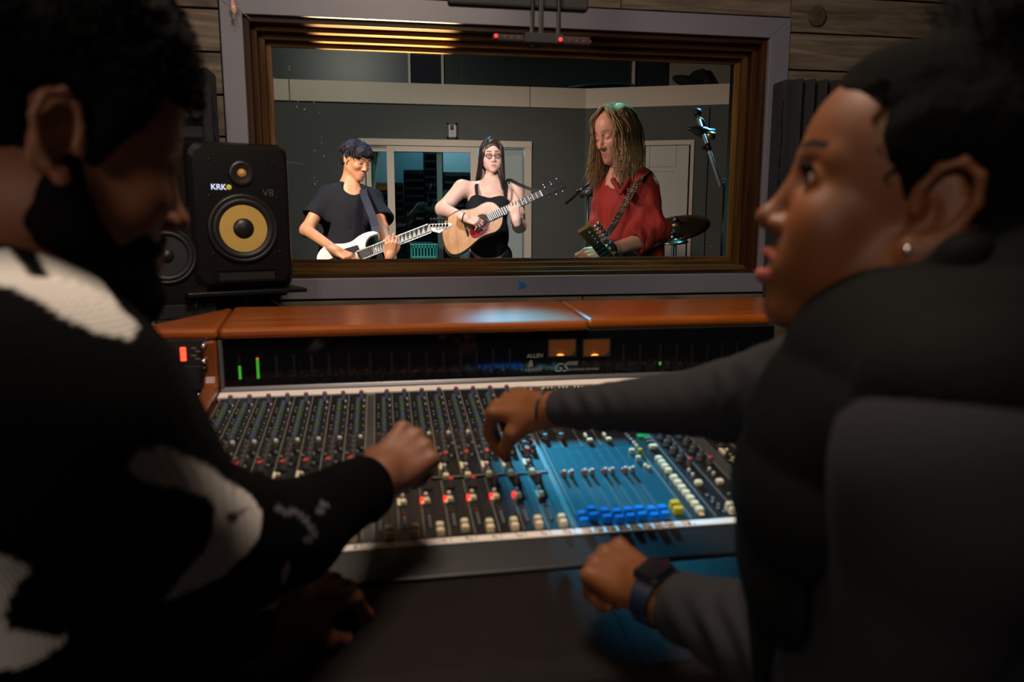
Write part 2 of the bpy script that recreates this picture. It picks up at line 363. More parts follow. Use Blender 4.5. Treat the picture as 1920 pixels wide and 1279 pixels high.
def head_prims(B, M, o):
    """x forward, y to the head's left, z up; origin between the ears; o = options"""
    g = o.get
    w_ = g('w', 1.)                                  # face width
    jaw = g('jaw', 0.)                               # opened mouth drop
    B.ell((-.014, 0, .036), (.096, .075*w_, .088), k=.02, M=M)
    B.ell((.030, 0, .045), (.056, .064*w_, .062), k=.03, M=M)
    B.ell((.032, 0, -.025), (.056, .058*w_, .072), k=.03, M=M)
    for s in (1, -1):
        B.cap((-.004, .050*s*w_, -.045), (.068-g('chin', 0.), .016*s, -.088-jaw), .019, .015, k=.025, M=M)
        B.ell((.060, .041*s*w_, -.020), (.022, .020, .020), k=.02, M=M)
        B.cap((.078, .012*s, .030), (.064, .044*s*w_, .028), .009, .008, k=.014, M=M)
    cd = g('chin', 0.)
    B.ell((.078-cd, 0, -.094-jaw), (.016, .020, .016), k=.018, M=M)
    B.ell((.074-cd*.3, 0, -.062-jaw*.4), (.020, .027, .024), k=.02, M=M)
    for s in (1, -1):                                # sockets
        B.ell((.090, .031*s, .010), (.016, .019, .012), k=.014, mode='s', M=M)
    nl = g('nose', 1.)
    B.cap((.080, 0, .020), (.080+.022*nl, 0, -.024), .0075, .0085, k=.012, M=M)
    B.ell((.080+.023*nl, 0, -.027), (.0105, .0105, .0095), k=.008, M=M)
    for s in (1, -1):
        B.ell((.080+.012*nl, .012*s*g('nw', 1.), -.031), (.010, .0075, .0075), k=.006, M=M)
        if g('nostril', 0): B.ell((.080+.015*nl, .0065*s, -.0385), (.005, .0035, .004), k=.003, mode='s', M=M)
        # lids over the eyeball
        B.ell((.0725, .031*s, .0105), (.0135, .0155, .0125), k=.005, M=M)
        if g('eye', 0) > 0: B.ell((.0840, .031*s, .0100), (.006, .0125, .0048*g('eye')), k=.002, mode='s', M=M)
        else: B.cap((.0865, .022*s, .0045), (.0815, .0425*s, .0065), .0009, k=.0015, mode='s', M=M)
    lp = g('lip', 1.)
    for s in (1, -1):
        B.cap((.0935, .005*s, -.0560), (.0835, .0215*s, -.0640), .0048*lp, .0025, k=.006, M=M)
        B.cap((.0925, .004*s, -.0685-jaw), (.0825, .0205*s, -.0665-jaw*.6), .0055*lp, .003, k=.006, M=M)
    if jaw > .003: B.ell((.090, 0, -.0622-jaw*.45), (.022, .019, .0032+jaw*.36), k=.003, mode='s', M=M)
    else:
        for s in (1, -1): B.cap((.0985, 0, -.0620), (.0860, .0215*s, -.0648), .0009, k=.003, mode='s', M=M)
    for s in (1, -1):                                # ears
        ez = .002; y = .0765*w_
        Re = rotz(-.42*s)@roty(.22); es = g('ear', 1.); ex_ = g('earx', 0.); eo = lambda x, z: (ex_+(x+.012)*es-.012, ez+(z-ez)*es)
        B.ell((-.016+ex_, y*s, ez), (.0165*es, .0055, .030*es), Re, k=.006, M=M)
        B.ell((eo(-.007, 0)[0], (y+.004)*s, ez-.003*es), (.0085*es, .0065, .0135*es), Re, k=.003, mode='s', M=M)
        B.ell((eo(-.012, 0)[0], (y+.0075)*s, ez+.013*es), (.0075*es, .004, .009*es), Re, k=.002, mode='s', M=M)
        pts = [(.000, .003, -.003), (.000, .005, .012), (-.006, .009, .025), (-.017, .013, .031), (-.028, .015, .024), (-.031, .014, .008), (-.025, .010, -.009), (-.015, .006, -.021), (-.007, .003, -.026)]
        for a, b in zip(pts[:-1], pts[1:]):
            B.cap((eo(a[0], 0)[0], (y+a[1]-.002)*s, a[2]*es+ez), (eo(b[0], 0)[0], (y+b[1]-.002)*s, b[2]*es+ez), .0036*es, k=.003, M=M)
        B.ell((eo(-.005, 0)[0], (y+.001)*s, ez-.026*es), (.007, .005, .008), k=.004, M=M)
        B.cap((.004, (y-.002)*s, ez-.005), (.003, (y-.001)*s, ez+.004), .0045, k=.004, M=M)
    # neck
    B.cap((-.030, 0, -.045), g('neck', (-.040, 0, -.15)), .050*g('nk', 1.), .054*g('nk', 1.), k=.03, M=M)

FING = [(.030, .090, (.043, .026, .021), .0095), (.009, .094, (.047, .029, .022), .0097), (-.012, .088, (.043, .027, .021), .0092), (-.031, .078, (.034, .021, .018), .0082)]
def hand_prims(B, M, curls, thumb, side=1, spread=1., k0=.004):
    """x wrist->fingers, z back of the hand, y*side = thumb side. curls: per finger (mcp,pip,dip) in degrees; thumb: list of 3 points"""
    tips = []
    B.cap((-.03, 0, 0), (.02, 0, 0), .026, .026, k=.015, M=M)
    B.ell((.045, 0, -.004), (.050, .036, .0155), k=.012, M=M)
    for i, (y, x, L, r) in enumerate(FING):
        B.cap((.015, y*.55*side, -.001), (x, y*side, .002), .0135, .0115, k=.010, M=M)
        p = V(x, y*side, .001); a = 0.; yaw = math.radians(y*190*spread)*side
        B.ell(p+V(0, 0, .0035), (.010, .0092, .009), k=.005, M=M)
        for j in range(3):
            a += math.radians(curls[i][j])
            q = p+L[j]*V(math.cos(a)*math.cos(yaw), math.cos(a)*math.sin(yaw), -math.sin(a))
            B.cap(p, q, r*(1-.07*j), r*(1-.07*(j+1)), k=(k0 if j else .007), M=M); p = q
        tips.append(M(p))
    t = [V(x, y*side, z) for x, y, z in thumb]
    B.cap((.018, .018*side, -.008), t[0], .017, .0135, k=.014, M=M)
    B.cap(t[0], t[1], .0125, .0112, k=.006, M=M); B.cap(t[1], t[2], .0112, .0088, k=.003, M=M)
    tips.append(M(t[2]))
    return tips
def limb(B, pts, rs, k=.03):
    for i in range(len(pts)-1): B.cap(pts[i], pts[i+1], rs[i], rs[i+1], k=k)
def face_paint(M, skin, lips, brow, extra=None, browz=.034, jaw=0.):
    def f(vs):
        q = M.inv(vs); c = np.tile(np.array(skin), (len(vs), 1)).astype(float)
        def mix(m, col): 
            m = np.clip(m, 0, 1)[:, None]; c[:] = c*(1-m)+np.array(col)*m
        ay = np.abs(q[:, 1]); fr = q[:, 0] > .055
        mix((fr & (ay < .06))*np.exp(-(((q[:, 2]+.02)/.02)**2+((ay-.045)/.018)**2))*.35, (skin[0]*1.1, skin[1]*.75, skin[2]*.75))
        lipz = np.where(q[:, 2] > -.062, (q[:, 2]+.0565)/(.0062), (q[:, 2]+.0675+jaw)/(.0068))
        lm = (1-((ay/.024)**2+lipz**2))*3
        mix(np.where(fr & (q[:, 0] > .078), lm, 0), lips)
        mix(np.where(fr, 2.2*(1-np.abs(q[:, 2]-browz-.004*np.cos((ay-.03)*60))/.0042)*((ay > .011) & (ay < .048)), 0), brow)
        mix(np.where(fr, 2*(1-np.hypot((q[:, 2]-.005)/.0022, (ay-.032)/.0145)), 0), brow)
        if extra: extra(q, c, mix)
        return c
    return f
# ------------------------------------------------------------------ materials used in several places
M_BLACK = mat('black_plastic', (.012, .012, .014), .38, noise=.3, nscale=60, bump=.08, bscale=300)
M_BLACKM = mat('black_metal', (.02, .02, .022), .3, .6, noise=.2, nscale=40)
M_GREYC = mat('grey_casing_paint', (.17, .17, .215), .45, noise=.12, nscale=7, bump=.05, bscale=60)
M_PLANK = wood('weathered_plank', (.085, .064, .046), (.26, .205, .155), (1.5, 10, 16), .75, bump=.5)
M_FRAMEW = wood('dark_varnished_wood', (.055, .023, .006), (.16, .075, .018), (1.2, 12, 12), .55, spec=.12)
M_FRAMEV = wood('dark_varnished_wood_upright', (.055, .023, .006), (.16, .075, .018), (12, 12, 1.2), .55, spec=.12)
M_LEDGE = wood('orange_varnished_wood', (.32, .060, .008), (.46, .12, .014), (1.0, 9, 9), .3, coat=.35, bump=.05)
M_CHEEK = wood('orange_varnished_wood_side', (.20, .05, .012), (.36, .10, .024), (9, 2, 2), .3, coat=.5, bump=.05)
M_CHROME = mat('chrome', (.7, .7, .72), .18, 1.)
M_DARK = mat('matt_black', (.006, .006, .007), .8)
M_LIVEW = mat('charcoal_wall_paint', (.075, .08, .072), .7, noise=.12, nscale=2.5, bump=.1, bscale=90)
M_CREAM = mat('cream_trim_paint', (.64, .54, .44), .5, noise=.06, nscale=4)
M_DOORW = mat('white_door_paint', (.55, .53, .48), .45, noise=.04, nscale=6)
def M_lit(name, c, e, s): return mat(name, c, .4, emit=e, estr=s)

M_FRAMED = wood('blackened_wood', (.022, .008, .003), (.07, .026, .008), (1.2, 12, 12), .5, spec=.15)
M_FRAMEDV = wood('blackened_wood_upright', (.022, .008, .003), (.07, .026, .008), (12, 12, 1.2), .5, spec=.15)
M_BEAD = wood('gold_lit_bead', (.10, .045, .010), (.26, .13, .03), (12, 12, 1.2), .45, spec=.2)  # upright beads: the golden light on them is put into the wood colour
# ------------------------------------------------------------------ room shell
def shell(name, x0, x1, y0, y1, z0, z1, m, bevel=0.):
    b = MB(); b.bx(x0, x1, y0, y1, z0, z1); return b.build(name, m, kind='structure')
M_FLOOR = mat('dark_carpet', (.03, .028, .03), .95, noise=.4, nscale=120, bump=.5, bscale=400)
M_CEIL = mat('dark_ceiling', (.05, .05, .055), .8, noise=.1)
M_LIVEF = mat('grey_studio_floor', (.16, .15, .14), .5, noise=.2, nscale=5)
shell('floor', -2.3, 3.2, -1.7, 2.6, -.1, 0, M_FLOOR)
shell('ceiling', -2.3, 3.2, -1.7, 2.6, 2.5, 2.6, M_CEIL)
shell('wall_left', -2.3, -2.2, -1.7, 2.6, 0, 2.5, M_CEIL)
shell('wall_right', 3.1, 3.2, -1.7, 2.6, 0, 2.5, M_CEIL)
shell('wall_back', -2.3, 3.2, -1.7, -1.6, 0, 2.5, M_CEIL)
# the wall with the studio window: masonry core with the opening left out, and the planks nailed on its face
WX0, WX1, WZ0, WZ1 = -.45, 1.41, .925, 1.835
wf = empty('wall_front', (0, 2.6, 0), kind='structure')
for i, (x0, x1, z0, z1) in enumerate(((-2.3, WX0, 0, 3.3), (WX1, 3.2, 0, 3.3), (WX0, WX1, 0, WZ0), (WX0, WX1, WZ1, 3.3))):
    b = MB(); b.bx(x0, x1, 2.575, 2.95, z0, z1); b.build('masonry', M_DARK, wf)
rp = random.Random(3)
def plank(x0, x1, z0, z1):
    b = MB(); t = rp.uniform(.016, .021); b.box(((x0+x1)/2, 2.575-t/2, (z0+z1)/2), ((x1-x0)/2-.002, t/2, (z1-z0)/2-.0032), rotx(rp.uniform(-.006, .006)), 0)
    return b.build('plank', M_PLANK, wf, bevel=.0015)
for side, x0, x1, seam in (('l', -2.2, -.474, 1.806), ('r', 1.441, 3.1, 1.816)):
    h = .128 if side == 'l' else .126
    for k in range(-9, 6):
        z0 = seam+k*h; z1 = z0+h
        if z1 < .6: continue
        cut = rp.uniform(x0+.3, x1-.3)
        if side == 'r' and k == 0: cut = 2.1
        if side == 'r' and k == 0:
            plank(x0, cut, z0, z1); plank(cut, x1, z0, z1)
        elif rp.random() < .5: plank(x0, x1, z0, z1)
        else: plank(x0, cut, z0, z1); plank(cut, x1, z0, z1)
for z0, z1 in ((.79, .898), (.66, .79)): plank(-.474, .7, z0, z1); plank(.7, 1.441, z0, z1)
for z0, z1 in ((1.864, 1.99), (1.99, 2.116), (2.116, 2.242), (2.242, 2.368), (2.368, 2.495)): plank(-.474, .82, z0, z1); plank(.82, 1.441, z0, z1)
# knot in the plank right of the window: a raised ring of grain
pk = onY(1533, 30, 2.553)
b = MB(); b.lathe(pk, (0, -1, 0), [(.036, -.002), (.034, .002), (.027, .0015), (.020, .003), (.012, .001), (.005, .003), (0, .002)], 14)
b.build('wood_knot', wood('knot_wood', (.03, .02, .014), (.12, .085, .055), (30, 30, 30), .8, bump=.6), wf)

# studio window: grey casing, stepped varnished frame, pane
w1 = empty('window_1', (.48, 2.6, .9), kind='structure')
OX0, OX1, OZ0, OZ1 = -.471, 1.438, .902, 1.861
IX0, IX1, IZ0, IZ1 = -.405, 1.363, .970, 1.793
yf = 2.548
for nm, poly in (('casing_top', [(OX0, OZ1), (OX1, OZ1), (IX1, IZ1), (IX0, IZ1)]), ('casing_bottom', [(OX0, OZ0), (IX0, IZ0), (IX1, IZ0), (OX1, OZ0)]),
                 ('casing_left', [(OX0, OZ0), (OX0, OZ1), (IX0, IZ1), (IX0, IZ0)]), ('casing_right', [(OX1, OZ0), (IX1, IZ0), (IX1, IZ1), (OX1, OZ1)])):
    b = MB(); b.prism([((p[0]-.48)*.9993+.48, (p[1]-1.38)*.9993+1.38) for p in poly], (0, yf, 0), (1, 0, 0), (0, 0, 1), (0, 1, 0), .027); b.build('casing_board', M_GREYC, w1, bevel=.002)
def ring(name, e0, e1, y0, y1, mh, mv, par):
    """mitred rectangular ring between insets e0 (outer) and e1 (inner)"""
    a = [(IX0+e0, IZ0+e0*.85), (IX1-e0, IZ0+e0*.85), (IX1-e0, IZ1-e0), (IX0+e0, IZ1-e0)]
    c = [(IX0+e1, IZ0+e1*.85), (IX1-e1, IZ0+e1*.85), (IX1-e1, IZ1-e1), (IX0+e1, IZ1-e1)]
    for i in range(4):
        j = (i+1) % 4; b = MB(); b.prism([a[i], a[j], c[j], c[i]], (0, y0, 0), (1, 0, 0), (0, 0, 1), (0, 1, 0), y1-y0)
        b.build(name, mh if i % 2 == 0 else mv, par, bevel=.0018)
ring('frame_step', -.03, .018, 2.566, 2.606, M_FRAMED, M_FRAMEDV, w1)
ring('frame_step', -.03, .034, 2.606, 2.642, M_FRAMEW, M_FRAMEDV, w1)
ring('frame_step', -.03, .052, 2.642, 2.672, M_FRAMEW, M_FRAMEV, w1)
ring('glazing_bead', -.03, .068, 2.672, 2.684, M_FRAMEW, M_BEAD, w1)
M_PANE = glass_mat('studio_glass', (.93, .97, .96), .45)
b = MB(); b.bx(IX0-.02, IX1+.02, 2.686, 2.692, IZ0-.02, IZ1+.02); b.build('pane', M_PANE, w1)
# scuffs left on the glass, thin flecks on its face
M_FLECK = mat('white_scuff', (.6, .6, .58), .7)
b = MB(); rf = random.Random(8)
for px, py in ((560, 190), (558, 200), (588, 192), (590, 188), (605, 268), (603, 258), (592, 282), (608, 292), (588, 333), (593, 340), (590, 345), (600, 211), (573, 205), (1047, 201), (1325, 455), (1333, 462), (628, 345), (668, 355), (543, 125), (544, 130)):
    p = onY(px+rf.uniform(-2, 2), py, 2.6845); b.box(p, (rf.uniform(.0004, .0012), .0003, rf.uniform(.0008, .0035)), roty(rf.uniform(-1, 1)))
b.build('scuff_marks', M_FLECK, w1, kind='stuff')

# ------------------------------------------------------------------ live room beyond the glass
YB = 8.0
shell('floor_live_room', -2.6, 4.6, 2.6, 9.6, -.1, 0, M_LIVEF)
shell('ceiling_live_room', -2.6, 4.6, 2.95, 9.6, 3.3, 3.4, M_CEIL)
shell('wall_live_left', -1.75, -1.65, 2.95, 8.1, 0, 3.3, M_LIVEW)
shell('wall_live_right', 4.0, 4.1, 2.95, 8.1, 0, 3.3, M_LIVEW)
DX0, DX1, DZ = -.19, 1.60, 2.01
lb = empty('wall_live_back', (0, YB, 0), kind='structure')
for x0, x1, z0, z1 in ((-1.7, DX0, 0, 2.56), (DX1, 2.4, 0, 2.56), (DX0, DX1, DZ, 2.56)):
    b = MB(); b.bx(x0, x1, YB, YB+.1, z0, z1); b.build('wall_panel', M_LIVEW, lb)
P0 = V(2.192, YB, 0); WD = V(math.cos(math.radians(21.3)), -math.sin(math.radians(21.3)), 0); WN = V(WD[1], -WD[0], 0)  # WN points into the room
RW = np.stack([WD, -WN, V(0, 0, 1)], 1)
ls = empty('wall_live_angled', tuple(P0), kind='structure')
def onW(px, py, off=0.):
    return onP(px, py, P0+WN*off, WN)
def wu(p): return float((p-P0)@WD)
dA, dB = wu(onW(1203, 300)), wu(onW(1298, 300)); dT = onW(1290, 266)[2]
for u0, u1, z0, z1 in ((0, dA, 0, 2.56), (dB, 2.2, 0, 2.56), (dA, dB, dT, 2.56)):
    b = MB(); b.box(P0+WD*(u0+u1)/2-WN*.05+V(0, 0, (z0+z1)/2), ((u1-u0)/2, .05, (z1-z0)/2), RW); b.build('wall_panel', M_LIVEW, ls)
# cream band round the top of the walls, in boards
zb0, zb1 = 2.36, 2.557
tr = empty('trim_1', (0, YB, zb0), kind='structure')
xs = [-1.65, onY(543, 170, YB)[0], onY(993, 180, YB)[0], 2.192]
for a_, c_ in zip(xs[:-1], xs[1:]):
    b = MB(); b.bx(a_+.004, c_-.004, YB-.03, YB+.02, zb0, zb1+.008); b.build('band_board', M_CREAM, tr, bevel=.003)
b = MB(); b.box(P0+WD*1.1+WN*.005+V(0, 0, (zb0+zb1)/2+.004), (1.1, .025, (zb1-zb0)/2+.004), RW); b.build('band_board', M_CREAM, tr, bevel=.003)
# dark clerestory above the band
M_DGLASS = mat('dark_green_panel', (.014, .024, .024), .4, spec=.6, noise=.3, nscale=1.2)
M_DCURT = mat('blue_black_cloth', (.008, .009, .02), .8, noise=.5, nscale=14)
cl = empty('wall_clerestory', (0, YB+.12, 2.56), kind='structure')
x1_, x2_, x3_, x4_, x5_ = [onY(v_, 120, YB+.12)[0] for v_ in (767, 829, 1187, 1255, 1368)]
for x0, x1, m in ((-1.7, x1_, M_DGLASS), (x1_, x2_, M_DCURT), (x2_, x3_, M_DGLASS), (x3_, x4_, M_DCURT), (x4_, 4.0, mat('beige_recess_paint', (.30, .27, .22), .7, noise=.1, nscale=3))):
    b = MB(); b.bx(x0+.012, x1-.012, YB+.12, YB+.2, 2.52, 3.3); b.build('recess_panel', m, cl)
b = MB(); b.bx(-1.7, 4.0, YB+.2, YB+.26, 2.52, 3.3); b.build('recess_back', M_DARK, cl)
b = MB(); b.bx(-1.7, 2.5, YB, YB+.12, 2.5, 2.556); b.build('recess_shelf', M_LIVEW, cl)
for x in (x1_, x2_, x3_):
    b = MB(); b.bx(x-.012, x+.012, YB+.08, YB+.13, 2.56, 3.3); b.build('mullion', M_CREAM, cl)
for k in range(3):
    b = MB(); zz = 2.83+.0*k
# folded cloth bag on the recess ledge at the right and a cable lying along it
bd = Body(); c0 = onY(1300, 150, YB+.0)
bd.ell(c0+V(-.05, .02, -.02), (.19, .07, .06), roty(.25), k=.03); bd.ell(c0+V(.06, .02, .04), (.09, .06, .07), roty(-.3), k=.04); bd.cap(c0+V(.1, 0, .09), c0+V(.17, 0, -.02), .03, .04, k=.03)
bg = bd.build('equipment_bag', .012, mat('black_cloth', (.012, .012, .013), .85, bump=.5, bscale=30), disp=lambda P: fnoise(P, 30, 2, 1)*.012, amp=.02)
tag(bg, 'black cloth bag slumped on the high ledge above the white door', 'bag')
c0 = onY(1160, 158, YB-.005)
b = MB(); b.tube([c0+V(-.55, 0, -.045), c0+V(-.3, 0, -.01), c0+V(0, 0, .012), c0+V(.12, 0, .01), c0+V(.14, 0, -.04)], .012, 8)
tag(b.build('cable', mat('blue_cable', (.02, .05, .10), .4)), 'dark blue cable lying on the cream ledge of the live room', 'cable')

# sliding glass door in the back wall
M_DPANE = glass_mat('door_glass', (.62, .74, .76), 1.0)
d1 = empty('door_1', (.7, YB, 0), kind='structure')
def vbar(name, x0, x1, z0, z1, y0=YB-.035, y1=YB+.05, m=M_CREAM, par=d1):
    b = MB(); b.bx(x0, x1, y0, y1, z0, z1); return b.build(name, m, par, bevel=.003)
zt = DZ; X = lambda px: onY(px, 300, YB)[0]
vbar('head_frame', X(673), X(996), zt-.065, zt); vbar('jamb', X(673), X(684), 0, zt-.066, YB-.03); vbar('jamb', X(983), X(996), 0, zt-.066, YB-.03)
def sash(x0, x1, y, wl=.045, wr=.045, par=d1):
    s_ = empty('door_sash', ((x0+x1)/2, y, 0), parent=par)
    for nm, a_, c_, z0, z1 in (('stile', x0, x0+wl, .02, zt-.07), ('stile', x1-wr, x1, .02, zt-.07), ('rail', x0+wl, x1-wr, zt-.125, zt-.07), ('rail', x0+wl, x1-wr, .02, .12)):
        b = MB(); b.bx(a_, c_, y-.018, y+.018, z0, z1); o = b.build(nm, M_CREAM, s_, bevel=.002)
    b = MB(); b.bx(x0+wl, x1-wr, y-.003, y+.003, .12, zt-.125); b.build('pane', M_DPANE, s_)
sash(X(725), X(895), YB-.005, .075, .075); sash(X(686), X(829), YB+.04, .05, .055)
# room glimpsed behind the sliding door
M_BGREY = mat('blue_grey_wall', (.20, .27, .29), .8, noise=.1, nscale=2)
shell('wall_far', -1.0, 2.6, 9.5, 9.6, 0, 2.6, M_BGREY)
shell('wall_far_left', -1.1, -1.0, 8.1, 9.6, 0, 2.6, M_BGREY)
shell('wall_far_right', 2.6, 2.7, 8.1, 9.6, 0, 2.6, M_BGREY)
shell('ceiling_far', -1.1, 2.7, 8.26, 9.6, 2.6, 2.7, M_CEIL)
b = MB(); b.bx(X(897)+.02, X(983), YB+.10, YB+.13, .02, zt-.07)
tag(b.build('room_divider', mat('pale_green_panel', (.36, .42, .42), .6, noise=.08, nscale=3)), 'pale grey-green panel standing in the right opening of the sliding door', 'panel')
sh = empty('storage_shelf', (.9, 9.0, 0), 'black open shelf unit with dark slatted shelves seen through the sliding door', 'shelf')
M_SLAT = mat('black_slat', (.012, .012, .014), .5)
yS = 9.0
def at9(px, py): return onY(px, py, yS)
for (pa, ta), (pb, tb) in zip(((703, 342), (757, 318), (795, 282), (832, 322)), ((757, 342), (795, 318), (832, 282), (885, 322))):
    xa, xb = at9(pa, ta)[0], at9(pb, ta)[0]; zt_ = at9(pa, ta)[2]
    b = MB(); b.bx(xa+.005, xb-.005, yS+.05, yS+.3, 0, zt_); b.build('shelf_back', M_DARK, sh)
    n = int((zt_-.5)/.09)
    for k in range(n):
        b = MB(); z = zt_-.02-k*.09; b.bx(xa+.01, xb-.01, yS-.02, yS+.06, z-.028, z); b.build('slat', M_SLAT, sh)
# pale curtain at the left of the door
b = MB(); vs = []; n = 26
xa, xb = onY(684, 300, 8.25)[0], onY(716, 300, 8.25)[0]
for i in range(n+1):
    u = i/n
    for z in (.01, 1.0, 1.55, 1.98):
        ww = (1.0 if z > 1.9 else .45+.5*(1.98-z)/1.9); xx = xa+(xb-xa)*u*ww; vs.append((xx, 8.25+.025*math.sin(u*34), z))
fs = [(i*4+k, i*4+4+k, i*4+5+k, i*4+1+k) for i in range(n) for k in range(3)]
b.add(vs, fs, 0, True)
cu = b.build('curtain', mat('pale_green_curtain', (.45, .55, .47), .8, noise=.1), recalc=False); cu.modifiers.new('t', 'SOLIDIFY').thickness = .004
tag(cu, 'pale green curtain gathered behind the left edge of the sliding door', 'curtain')
# turquoise crate and the framed portrait sheet
cr = empty('storage_crate', (.5, 7.6, 0), 'turquoise plastic crate standing on a dark cabinet behind the white guitar neck', 'crate')
M_TEAL = mat('turquoise_plastic', (.03, .42, .38), .35, spec=.5)
q0, q1 = onY(771, 459, 7.6), onY(819, 484, 7.6); zc = q0[2]
x0, x1, z0, z1 = q0[0], q1[0], .70, zc
b = MB()
b.bx(x0, x1, 7.6, 7.612, z0, z0+.03); b.bx(x0, x1, 7.6, 7.612, z1-.03, z1); b.bx(x0, x1, 7.6, 7.9, z0, z0+.008); b.bx(x0, x1, 7.888, 7.9, z0, z1); b.bx(x0, x0+.012, 7.6, 7.9, z0, z1); b.bx(x1-.012, x1, 7.6, 7.9, z0, z1)
for k in range(9): xx = x0+(x1-x0)*k/8; b.bx(xx-.006, xx+.006, 7.6, 7.61, z0, z1)
b.bx(x0, x1, 7.603, 7.609, (z0+z1)/2-.008, (z0+z1)/2+.008)
b.build('crate_body', M_TEAL, cr); b = MB(); b.bx(x0-.01, x1+.01, 7.59, 7.91, z1-.004, z1+.008); b.build('rim', M_TEAL, cr)
b = MB(); b.bx(x0-.15, x1+.1, 7.5, 7.93, 0.0, .70)
cb = b.build('low_cabinet', M_DARK, bevel=.01); tag(cb, 'dark low cabinet under the turquoise crate', 'cabinet')
pf = empty('picture_frame', tuple(onY(847, 245, YB-.02)), 'small black picture frame with a white sheet and portrait above the sliding door', 'picture frame')
q0, q1 = onY(837.5, 230.5, YB-.01), onY(857.5, 260, YB-.01)
b = MB(); t = .016
for a_, c_, e_, g_ in ((q0[0], q1[0], q0[2]-t, q0[2]), (q0[0], q1[0], q1[2], q1[2]+t), (q0[0], q0[0]+t, q1[2], q0[2]), (q1[0]-t, q1[0], q1[2], q0[2])): b.bx(a_, c_, YB-.025, YB-.001, e_, g_)
b.build('frame', M_BLACK, pf)
b = MB(); b.bx(q0[0]+t*.7, q1[0]-t*.7, YB-.012, YB-.002, q1[2]+t*.7, q0[2]-t*.7); b.build('printed_sheet', mat('paper', (.62, .60, .58), .7), pf)
cx = (q0[0]+q1[0])/2; b = MB(); yy = YB-.0135
b.bx(cx-.019, cx+.019, yy, yy+.001, q0[2]-.072, q0[2]-.022, 0); b.lathe((cx, yy-.001, q0[2]-.040), (0, -1, 0), [(.008, 0), (0, .001)], 12, 1); b.bx(cx-.012, cx+.012, yy-.001, yy, q0[2]-.071, q0[2]-.055, 2)
b.build('portrait', [mat('portrait_ground', (.05, .05, .05), .7), mat('portrait_skin', (.5, .32, .25), .7), mat('portrait_suit', (.02, .02, .03), .7)], pf)
b = MB()
for k in range(6): b.bx(cx-.026+.003*(k % 3), cx+.026-.004*(k % 2), yy, yy+.001, q0[2]-.085-k*.009, q0[2]-.082-k*.009)
b.build('text_lines', mat('print_grey', (.25, .25, .27), .7), pf)
# panelled white door in the angled wall
d2 = empty('door_2', tuple(P0+WD*(dA+dB)/2), kind='structure')
def wbox(name, u0, u1, z0, z1, o0, o1, m, par, bevel=.003):
    b = MB(); b.box(P0+WD*(u0+u1)/2+WN*(o0+o1)/2+V(0, 0, (z0+z1)/2), (abs(u1-u0)/2, abs(o1-o0)/2, abs(z1-z0)/2), RW); return b.build(name, m, par, bevel=bevel)
wbox('door_casing', dA, dA+.03, 0, dT, -.05, .02, M_CREAM, d2); wbox('door_casing', dB-.02, dB+.015, 0, dT+.02, -.05, .02, M_CREAM, d2); wbox('door_casing', dA, dB, dT-.03, dT+.02, -.05, .02, M_CREAM, d2)
b1, b2 = dA+.03, dB-.035
wbox('door_leaf', b1, b2, .01, dT-.034, -.06, -.03, M_DOORW, d2)
sw = .13
for nm, u0, u1, z0, z1 in (('stile', b1, b1+sw*.4, .01, dT-.034), ('stile', b2-sw, b2, .01, dT-.034), ('rail', b1+sw*.4, b2-sw, dT-.25, dT-.034), ('rail', b1+sw*.4, b2-sw, .8, .95)):
    wbox(nm, u0+.001, u1-.001, z0, z1, -.0295, -.016, M_DOORW, d2)
wbox('hinge', dB-.038, dB-.018, 1.52, 1.63, -.03, -.005, M_BLACKM, d2); wbox('panel_molding', b1+sw*.4+.02, b2-sw-.02, dT-.30, dT-.285, -.03, -.02, M_DOORW, d2)
wbox('wall_pipe', dB+.13, dB+.155, 0, 2.34, .0, .025, M_LIVEW, ls)

# ------------------------------------------------------------------ mic stands, cymbals
def stand(name, label, base, top, boom_a, boom_b, mboom, mic=None, rp_=.010, group=None):
    s_ = empty(name, (base[0], base[1], 0), label, 'microphone stand', group)
    b = MB()
    for k in range(3):
        a_ = k*2.094+.4; e_ = V(base[0]+.3*math.cos(a_), base[1]+.3*math.sin(a_), .012); b.tube([V(base[0], base[1], .22), e_], .009, 8); b.lathe(e_-V(0, 0, .012), (0, 0, 1), [(.012, 0), (.014, .01), (.008, .024)], 8)
    b.build('tripod_legs', M_BLACKM, s_)
    b = MB(); b.tube([V(base[0], base[1], .15), V(base[0], base[1], top*.55)], .014, 10); b.tube([V(base[0], base[1], top*.55), V(base[0], base[1], top)], rp_, 10); b.build('pole', M_BLACKM, s_)
    b = MB(); b.lathe(V(base[0], base[1], top*.55-.03), (0, 0, 1), [(.02, 0), (.022, .02), (.022, .045), (.014, .06)], 12); b.build('height_clutch', M_BLACK, s_)
    b = MB(); b.tube([boom_a, boom_b], .0105, 10); b.build('boom_arm', mboom, s_)
    j = V(base[0], base[1], top); b = MB(); b.lathe(j-V(0, .03, 0), (0, 1, 0), [(.012, 0), (.024, .008), (.024, .03), (.016, .05)], 14); b.tube([j, j+V(.05, -.02, -.02)], [.008, .012], 8); b.build('boom_clamp', M_BLACK, s_)
    mid = boom_a*.45+boom_b*.55; b = MB(); dd = unit(boom_b-boom_a); b.tube([mid-dd*.02, mid+dd*.02], .015, 10); b.tube([mid, mid+V(-.035, -.01, -.005)], [.006, .009], 8); b.build('boom_knob', M_BLACK, s_)
    return s_
M_BOOM = mat('glossy_boom', (.35, .38, .40), .3, .3)
bs = D(1350, 560, 3.9); ba, bb = D(1352, 350, 3.9), D(1308, 217, 3.95)
ms = stand('microphone_stand', 'tall black microphone stand with blue-lit boom right of the long-haired guitarist', (bs[0], bs[1]), D(1355, 345, 3.9)[2], ba, bb, M_BOOM)
b = MB(); hp = D(1306, 245, 3.95)
